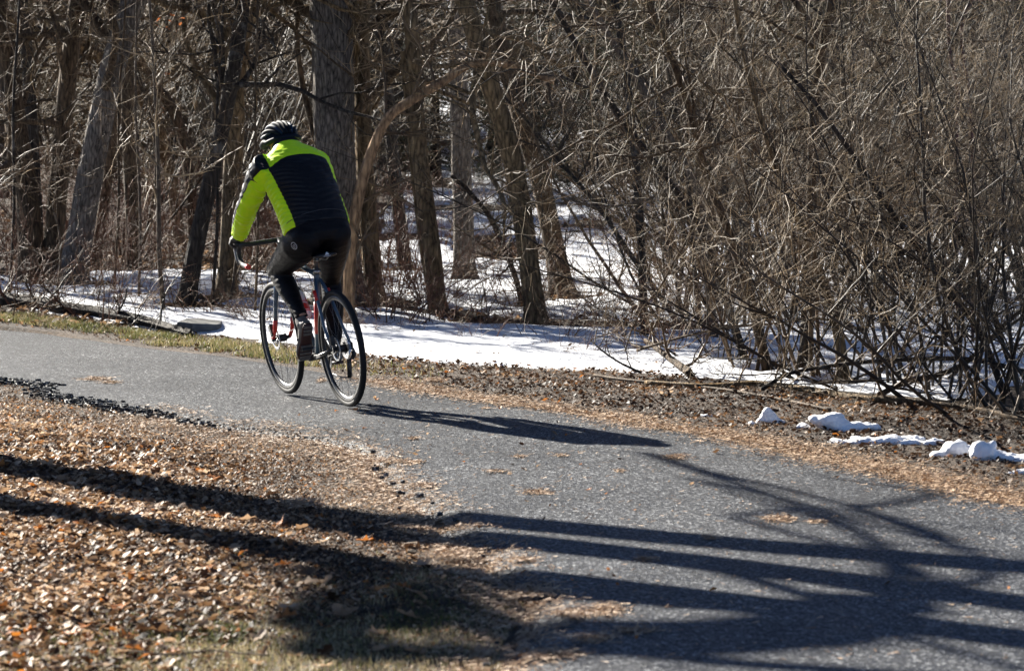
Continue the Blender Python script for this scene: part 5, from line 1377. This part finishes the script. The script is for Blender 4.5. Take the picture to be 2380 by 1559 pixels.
b_.ellipsoid(hp(.045, 0, -.065), (.052, .052, .050), 16, 10, HR)     # jaw
b_.ellipsoid(hp(.098, 0, -.022), (.020, .013, .024), 12, 8, HR)       # nose
b_.ellipsoid(hp(.094, 0, -.030), (.018, .017, .012), 12, 8, HR)
b_.ellipsoid(hp(.084, 0, -.066), (.014, .026, .012), 12, 8, HR)       # lips
b_.ellipsoid(hp(.080, 0, .020), (.014, .052, .011), 12, 8, HR)        # brow
for s in (-1, 1): b_.ellipsoid(hp(-.004, s * .075, -.012), (.022, .010, .030), 12, 8, HR)
body = remesh('body', b_, 0.009, SKIN, 3)
for s in (-1, 1):
    e_ = MB(); e_.ellipsoid(hp(.078, s * .030, .002), (.012, .014, .010), 12, 8, HR); e_.build('eye', plain('eye_white', (0.6, 0.6, 0.6), .2), body)
gl = MB()
for s in (-1, 1):
    rings = [[hp(.095 - q * .35 * abs(1), s * (.032 + .030 * math.cos(a)), .003 + (.019 + 0) * math.sin(a)) for a in [2 * math.pi * k / 14 for k in range(14)]] for q in (0, .02)]
    gl.loft(rings); gl.tube([hp(.085, s * .062, .006), hp(.03, s * .080, .004), hp(-.02, s * .080, .002)], .0025, 5)
gl.build('glasses', BLACK, body)

# tights
m, n, bb = new_mat('tights')
v = coords(n); wv = noise_n(n, coords(n, (1.0, 1.0, 3.2)), 9, 4, 0.6)
n.links.new(ramp(n, wv, [(0.3, (0.003, 0.003, 0.004)), (0.7, (0.006, 0.006, 0.008))]), bb.inputs['Base Color']); bb.inputs['Roughness'].default_value = 0.55
bb.inputs['Specular IOR Level'].default_value = 0.16
bump(n, bb, wv, 0.45, 0.02); TIGHT = m
t_ = MB(); limb(t_, [((0.165, VO, 0.955), .150, .120), ((0.172, VO, 0.990), 0.190, 0.142), ((0.195, VO, 1.04), 0.198, 0.142), ((0.222, VO, 1.09), 0.193, 0.134)], 32)
t_.ellipsoid((0.140, 0.080, 1.0), (.095, .098, .088), 20, 14); t_.ellipsoid((0.140, -0.098, 1.0), (.095, .098, .088), 20, 14)
for a_1 in ((HIPL, KNL, ANL), (HIPR, KNR, ANR)): leg(t_, *a_1, gr=0.007)
tights = remesh('tights', t_, 0.008, TIGHT, 4)
# gather folds behind the left knee and at the ankle
nrs = [v_.normal.copy() for v_ in tights.data.vertices]
for vv, nr_ in zip(tights.data.vertices, nrs):
    c0 = vv.co.copy()
    dk_ = (c0 - Vector(KNL)).length; df = (c0 - Vector(ANL)).length
    vv.co = c0 + nr_ * (0.0035 * math.sin(c0.z * 150 + c0.x * 60 + 3 * noise.noise(c0 * 20)) * math.exp(-(dk_ / .11) ** 2) + 0.003 * math.sin(c0.z * 190 + 2 * noise.noise(c0 * 25)) * math.exp(-(df / .09) ** 2))
# round pale emblem on the left hip
def project_disc(centre, radius, name, inner=0.0):
    c0 = Vector(centre); dg = bpy.context.evaluated_depsgraph_get()
    from mathutils.bvhtree import BVHTree
    bv = BVHTree.FromPolygons([v_.co for v_ in tights.data.vertices], [tuple(p_.vertices) for p_ in tights.data.polygons])
    loc_, nn_, _, _ = bv.find_nearest(c0)
    a_ = nn_.cross(Vector((0, 0, 1))).normalized(); bq = nn_.cross(a_)
    mb = MB(); n_ = 22
    def pt(x, y):
        q = loc_ + a_ * x + bq * y + nn_ * .03; l2, n2, _, _ = bv.ray_cast(q, -nn_); return (l2 if l2 else q) + nn_ * .0012
    ri = []; ro = []
    for k in range(n_):
        a = 2 * math.pi * k / n_; ri.append(pt(radius * .78 * math.cos(a), radius * .78 * math.sin(a))); ro.append(pt(radius * math.cos(a), radius * math.sin(a)))
    mb.add(ri + ro, [(k, (k + 1) % n_, n_ + (k + 1) % n_, n_ + k) for k in range(n_)])
    for yy in (-.3, 0.05, .4):
        xs_ = [-.55, -.2, .2, .5]; V = [pt(x * radius, (yy + .12 * math.sin(x * 4)) * radius) for x in xs_] + [pt(x * radius, (yy + .16 + .12 * math.sin(x * 4)) * radius) for x in xs_]
        mb.add(V, [(k, k + 1, k + 5, k + 4) for k in range(3)])
    return mb.build(name, plain('emblem_grey', (0.33, 0.34, 0.36), 0.4), tights)
project_disc((0.115, 0.180, 0.965), 0.024, 'round_emblem')

# jacket: one garment, panels by signed distances stored on the vertices
t_ = MB()
st = [((0.198, VO, 1.035), 0.203, 0.148), ((0.215, VO, 1.07), 0.205, 0.146), ((0.235, VO, 1.11), 0.203, 0.142), ((0.285, VO, 1.19), 0.205, 0.142), ((0.345, VO, 1.27), 0.212, 0.143), ((0.405, VO, 1.345), 0.220, 0.137), ((0.455, VO, 1.405), 0.214, 0.121), ((0.497, VO, 1.455), 0.178, 0.101), ((0.53, VO, 1.492), 0.112, 0.083), ((0.553, VO, 1.518), 0.080, 0.074), ((0.566, VO, 1.532), 0.075, 0.070)]
limb(t_, st, 36)
t_.ellipsoid((0.47, SHL[1] - .01, 1.395), (.084, .084, .080), 18, 12); t_.ellipsoid((0.475, SHR[1] + .005, 1.385), (.078, .072, .075), 18, 12)
for a_1 in ((SHL, ELL, WRL), (SHR, ELR, WRR)): arm(t_, *a_1, gr=0.019)
jk = remesh('jacket', t_, 0.0065, TIGHT, 5)
axis0 = Vector((0.198, 0, 1.035)); axis1 = Vector((0.566, 0, 1.532)); axd = (axis1 - axis0); axl = axd.length; axd /= axl
backn = Vector((-axd.z, 0, axd.x))
nv_ = len(jk.data.vertices); lime = np.zeros(nv_, np.float32)
def segd(p, a, b):
    a, b = Vector(a), Vector(b); ab = b - a; t = max(0, min(1, (p - a).dot(ab) / ab.length_squared)); return (p - a - ab * t).length, t
for i, vv in enumerate(jk.data.vertices):
    p = vv.co.copy(); y = p.y - VO
    s = (p - axis0).dot(axd) / axl            # 0 hem .. 1 collar
    q = (p - axis0).dot(backn)
    dl, tl = min(segd(p, SHL, ELL), segd(p, ELL, WRL)); 
    d1, t1 = segd(p, SHL, ELL); d2, t2 = segd(p, ELL, WRL); d3, t3 = segd(p, SHR, ELR); d4, t4 = segd(p, ELR, WRR)
    dL, dR = min(d1, d2), min(d3, d4)
    lw = np.interp(s, [0, .25, .5, .72, 1], [.203, .203, .213, .218, .1])
    isarm = (dL < .088 or dR < .088) and abs(y) > lw - 0.035 - (0.02 if s > .7 else 0) and ((t1 > .12 or d2 < d1) if y > 0 else (t3 > .12 or d4 < d3))
    if isarm:
        # outer side of each sleeve is black, the side facing back and inward is lime
        a_s, a_e = (SHL, ELL) if y > 0 else (SHR, ELR)
        if (d2 < d1 if y > 0 else d4 < d3): a_s, a_e = (ELL, WRL) if y > 0 else (ELR, WRR)
        ax = (Vector(a_e) - Vector(a_s)).normalized(); rel = p - Vector(a_s); rel -= ax * rel.dot(ax)
        out = Vector((0, 1 if y > 0 else -1, 0)); outp = (out - ax * out.dot(ax)).normalized(); fw = ax.cross(outp) * (1 if y > 0 else -1)
        up_ = Vector((0.75, 0, 0.66)); 
        v_ = (rel.dot(outp) * 0.80 + rel.dot(up_) * 0.62)
        sdv_ = 0.046 - v_
        topblk = p.z - (1.374 + 0.35 * (p.x - 0.52))
        sdv_ = min(sdv_, -topblk) if y > 0 else (0.01 if d3 < d4 else sdv_)
    else:
        # yoke: above a curved line
        yl = 0.725 - 0.085 * (abs(y) / .2) ** 2.4
        yoke = (s - yl) * axl
        collar = (0.955 - s) * axl
        yoke = min(yoke, collar)
        # side panels widen to the hem
        edge = np.interp(s, [0, .12, .3, .5, .68, .80], [.158, .160, .170, .180, .190, .205]) if y > 0 else np.interp(s, [0, .12, .3, .5, .68, .80], [.176, .178, .184, .178, .168, .175])
        side = abs(y) - edge
        sdv_ = max(yoke, side)
        if y > 0: sdv_ = min(sdv_, max(0.176 - y, 0.66 - s))
        if y < 0 and s < .42 and s > .27: sdv_ = min(sdv_, -0.004)
    lime[i] = sdv_
# cloth folds: rucks radiating from the left side of the waist, sleeve folds
nrs = [v_.normal.copy() for v_ in jk.data.vertices]
for i, vv in enumerate(jk.data.vertices):
    p = vv.co.copy(); y = p.y - VO; s = (p - axis0).dot(axd) / axl
    wl_ = math.exp(-((y - .17) / .13) ** 2) * math.exp(-((s - .36) / .30) ** 2)
    ph = (s * axl) * 215 - (y - .2) * 80 + 3.0 * noise.noise(p * 9)
    dsp = 0.0050 * wl_ * math.sin(ph)
    wl2 = math.exp(-((y + .14) / .12) ** 2) * math.exp(-((s - .30) / .25) ** 2)
    dsp += 0.0030 * wl2 * math.sin((s * axl) * 170 + y * 60 + 3 * noise.noise(p * 8))
    d2, t2 = segd(p, ELL, WRL); d4, t4 = segd(p, ELR, WRR); d1, t1 = segd(p, SHL, ELL)
    if min(d2, d4) < .075: dsp += 0.0042 * math.sin(min(d2, d4) * 0 + (t2 if d2 < d4 else t4) * 46 + 4 * noise.noise(p * 14)) * (0.5 + noise.noise(p * 10))
    elif d1 < .10 and y > .16: dsp += 0.0035 * math.sin(t1 * 26 + 5 * noise.noise(p * 10))
    dsp += 0.0025 * noise.noise(p * 26) + 0.005 * noise.noise(p * 9)
    vv.co = p + nrs[i] * dsp
a_ = jk.data.attributes.new('lime', 'FLOAT', 'POINT'); a_.data.foreach_set('value', lime)
m, n, bb = new_mat('jacket_cloth')
an_ = N(n, 'ShaderNodeAttribute', attribute_name='lime')
mr = N(n, 'ShaderNodeMapRange'); mr.inputs['From Min'].default_value = -0.0012; mr.inputs['From Max'].default_value = 0.0012
n.links.new(an_.outputs['Fac'], mr.inputs['Value'])
fb = noise_n(n, coords(n), 30, 3)
blk = ramp(n, fb, [(0.3, (0.006, 0.006, 0.008)), (0.7, (0.010, 0.010, 0.012))]); lm = ramp(n, fb, [(0.3, (0.60, 0.98, 0.010)), (0.7, (0.70, 1.0, 0.015))])
n.links.new(mixc(n, mr.outputs['Result'], blk, lm), bb.inputs['Base Color'])
bb.inputs['Roughness'].default_value = 0.45; bb.inputs['Specular IOR Level'].default_value = 0.22
bump(n, bb, noise_n(n, coords(n), 14, 5, 0.6), 0.5, 0.012)
jk.data.materials.clear(); jk.data.materials.append(m)
# hem seam, small pale tab on the back
mb = MB(); V = []
ring = []
for k in range(41):
    a = math.pi * (0.12 + 0.76 * k / 40) ; c0 = Vector((0.213, VO, 1.066)); t0 = axd
    side = Vector((0, 1, 0)); oth = t0.cross(side)
    ring.append(c0 + side * math.cos(a) * 0.2062 + oth * math.sin(a) * 0.1475 * (1 if oth.x < 0 else -1))
mb.tube(ring, 0.0018, 5); mb.build('hem_seam', plain('seam_grey', (0.05, 0.05, 0.055), .6), jk)
# gaiter round the neck
GAI = plain('gaiter', (0.030, 0.042, 0.065), 0.7, var=0.25, nscale=30, bmp=.4, bscale=60)
mb = MB(); limb(mb, [((0.535, VO, 1.497), .074, .070), ((0.565, VO, 1.512), .070, .068), ((0.592, VO, 1.522), .068, .070), (hp(-.045, 0, -.055), .068, .072), (hp(-.04, 0, -.02), .066, .070)], 22); gai = mb.build('neck_gaiter', GAI, man)
for vv in gai.data.vertices: vv.co += Vector((0, 0, 1)) * .003 * math.sin(vv.co.y * 90)

# helmet: dark shell, raised ribs with open vents between them
HM = Matrix.Rotation(0.30, 3, 'Y')
HO = HC + Vector((0.004, 0, 0.028))
def hpt(th, ph, k=1.0):
    """th from the crown, ph round the head; 0 is the front"""
    x = .150 * math.sin(th) * math.cos(ph); y = .113 * math.sin(th) * math.sin(ph); z = .118 * math.cos(th)
    return HO + HM @ Vector((x * k, y * k, z * k))
SHELL = plain('helmet_shell', (0.005, 0.009, 0.016), 0.65, spec=.15, var=.1)
RIBM = plain('helmet_ribs', (0.010, 0.024, 0.05), 0.65, spec=.2, var=.35, nscale=20)
SILV = plain('helmet_silver', (0.04, 0.055, 0.08), 0.5, spec=.3, var=.1)
mb = MB(); rings = []
for th in np.linspace(0.06, 1.62, 14):
    rings.append([hpt(th + (0.10 * math.cos(ph) * -1 if th > 1.3 else 0), ph, 0.90) for ph in [2 * math.pi * k / 32 for k in range(32)]])
mb.loft(rings); helm = mb.build('helmet', SHELL, man)
for k, off in enumerate((-0.80, -0.52, -0.26, 0.0, 0.26, 0.52, 0.80)):
    mb = MB(); pts = []
    for q in np.linspace(-1.0, 1.0, 22):
        # arcs running front to back, spaced sideways
        yy = off * 0.113 * math.cos(q * 1.2) ** 0.6; xx = 0.150 * math.sin(q * 1.42) * math.sqrt(max(0, 1 - (yy / .113) ** 2)); zz = 0.118 * math.sqrt(max(0, 1 - (xx / .150) ** 2 - (yy / .113) ** 2))
        pts.append(HO + HM @ (Vector((xx, yy, zz)) * 0.985))
    mb.tube(pts, [0.005 + 0.006 * math.cos(q * 1.4) for q in np.linspace(-1, 1, 22)], 8, sq=1.2); mb.build('rib', [SHELL, RIBM, SHELL, SHELL, SHELL, RIBM, SHELL][k], helm)
mb = MB(); ring = [hpt(1.50 + (0.12 if math.cos(ph) < -.2 else 0), ph, 0.965) for ph in [2 * math.pi * k / 40 for k in range(41)]]
mb.tube(ring, [0.013 + .004 * math.sin(3 * k) ** 2 for k in range(41)], 8, False); mb.build('rim', SHELL, helm)
for s in (-1, 1):
    mb = MB(); mb.tube([hpt(1.15, s * 2.2, 0.97), hpt(1.2, s * 1.7, .99), hpt(1.1, s * 1.2, .98), hpt(1.0, s * .7, .98)], [.006, .010, .010, .005], 8); mb.build('side_rib', SILV, helm)
    mb = MB(); mb.tube([hpt(1.5, s * 1.9, .90), hp(-.01, s * .078, -.04), hp(.03, s * .05, -.105), hp(.035, 0, -.122)], .0035, 5); mb.build('strap', BLACK, helm)

# gloves: palm plus five separate fingers wrapped round the hood
GL = plain('glove_black', (0.016, 0.016, 0.018), 0.6, var=.25, nscale=30); GLG = plain('glove_grey', (0.22, 0.23, 0.24), 0.5, var=.2)
for s in (1, -1):
    Y = s * 0.216; wr = Vector((0.925, s * 0.226, 1.008))
    mb = MB()
    limb(mb, [(tuple(wr - Vector((.03, 0, -.02))), .033, .034), (tuple(wr), .031, .031), ((0.948, Y + s * .004, 0.993), .036, .026), ((0.978, Y + s * .003, 0.982), .041, .021), ((1.002, Y + s * .002, 0.982), .036, .017)], 18)
    kn = [(0.978, -s * .000 + Y + s * .036, .980), (0.990, Y + s * .034, .982), (1.003, Y + s * .030, .986), (1.014, Y + s * .024, .992)]
    lens = (0.75, 0.92, 1.0, 0.95)
    for j, (kx, ky, kz) in enumerate(kn):
        L_ = lens[j]
        # knuckle outside, over the outer flank of the hood, tip curling beneath it
        pts = [(kx - .022, Y + s * .012, kz + .004), (kx, ky, kz - .004), (kx + .012, ky + s * .006, kz - .026 * L_), (kx + .016, ky - s * .010, kz - .050 * L_), (kx + .012, ky - s * .034 * L_, kz - .056 * L_)]
        mb.tube(pts, [.0095, .0095, .0088, .0080, .0065], 8)
        mb.ellipsoid(pts[-1], (.007, .007, .007), 8, 6)
    mb.tube([(0.955, Y - s * .018, .990), (0.975, Y - s * .034, .978), (0.998, Y - s * .034, .962), (1.010, Y - s * .022, .946)], [.013, .012, .0105, .008], 8)
    mb.ellipsoid((1.010, Y - s * .022, .946), (.008, .008, .008), 8, 6)
    g_ = remesh('glove', mb, 0.0035, GL, 2)
    mb = MB(); limb(mb, [(tuple(wr + Vector((-.034, 0, .024))), .0365, .0375), (tuple(wr + Vector((-.008, 0, .006))), .0345, .0345)], 18); mb.build('cuff', GLG, g_)
    mb = MB(); mb.ellipsoid((0.972, Y + s * .020, 1.000), (.022, .016, .006), 12, 8); mb.build('back_pad', GLG, g_)
# shoes
SHOE = plain('shoe_grey', (0.12, 0.115, 0.105), 0.55, var=.35, nscale=30, bmp=.4, bscale=80); SOLE = plain('shoe_sole', (0.035, 0.007, 0.006), .6, var=.3); TREAD = plain('shoe_tread', (0.12, 0.105, 0.09), .7, var=.3, nscale=60)
def shoe(an, ball, y, name='shoe'):
    A = Vector(an); B = Vector(ball); fwd = (B - (A + Vector((-.035, 0, -.075)))).normalized() if False else None
    heel = A + (A - B).normalized() * 0.0
    d_ = (B - A); 
    # foot frame: long axis from heel to toe
    import_angle = math.atan2(d_.z, d_.x)
    return d_
def build_shoe(heel, ball, s):
    """heel and ball are points on the sole"""
    H, B = Vector(heel), Vector(ball); ax = (B - H).normalized(); upv = Vector((0, 1, 0)).cross(ax); upv = -upv if upv.x * 0 + upv.dot(Vector((0.3, 0, 1))) < 0 else upv
    toe = B + ax * 0.085; L0 = (toe - H).length
    prof = [(-.01, .022, .030), (.02, .032, .072), (.07, .033, .085), (.12, .034, .068), (.17, .042, .052), (.21, .045, .042), (.245, .038, .034), (L0, .018, .020)]
    mb = MB(); rings = []
    for (t, wd, hh) in prof:
        c0 = H + ax * t; rings.append([c0 + Vector((0, 1, 0)) * wd * math.cos(a) + upv * (hh * .5 + hh * .5 * math.sin(a)) for a in [2 * math.pi * k / 18 for k in range(18)]])
    mb.loft(rings)
    mb.tube([H + ax * .045 + upv * .05, H + ax * .035 + upv * .105], [.040, .036], 16)
    o = remesh('shoe', mb, .005, SHOE, 2)
    mb = MB(); rings = []
    for (t, wd, hh) in prof:
        c0 = H + ax * t; rings.append([c0 + Vector((0, 1, 0)) * (wd + .002) * math.cos(a) + upv * (-.006 + .009 * math.sin(a)) for a in [2 * math.pi * k / 18 for k in range(18)]])
    mb.loft(rings); mb.build('sole', SOLE, o)
    for k, t in enumerate((0.01, .035, .06, .15, .175, .20, .225, .245)):
        mb = MB(); mb.box(H + ax * t - upv * .015, (.014, .050 if t < .1 else .066, .010), Matrix.Rotation(-math.atan2(ax.z, ax.x), 3, 'Y')); mb.build('tread_lug', TREAD, o, smooth=False)
    mb = MB()
    for t in (.13, .165): mb.tube([H + ax * t + Vector((0, .040, 0)) + upv * .03, H + ax * t + upv * (.070 if t < .15 else .056), H + ax * t + Vector((0, -.040, 0)) + upv * .03], .006, 6)
    mb.build('strap', BLACK, o)
    return o
build_shoe((0.180, 0.128, 0.496), (0.266, 0.128, 0.362), 1)
build_shoe((0.430, -0.134, 0.222), (0.585, -0.134, 0.212), -1)
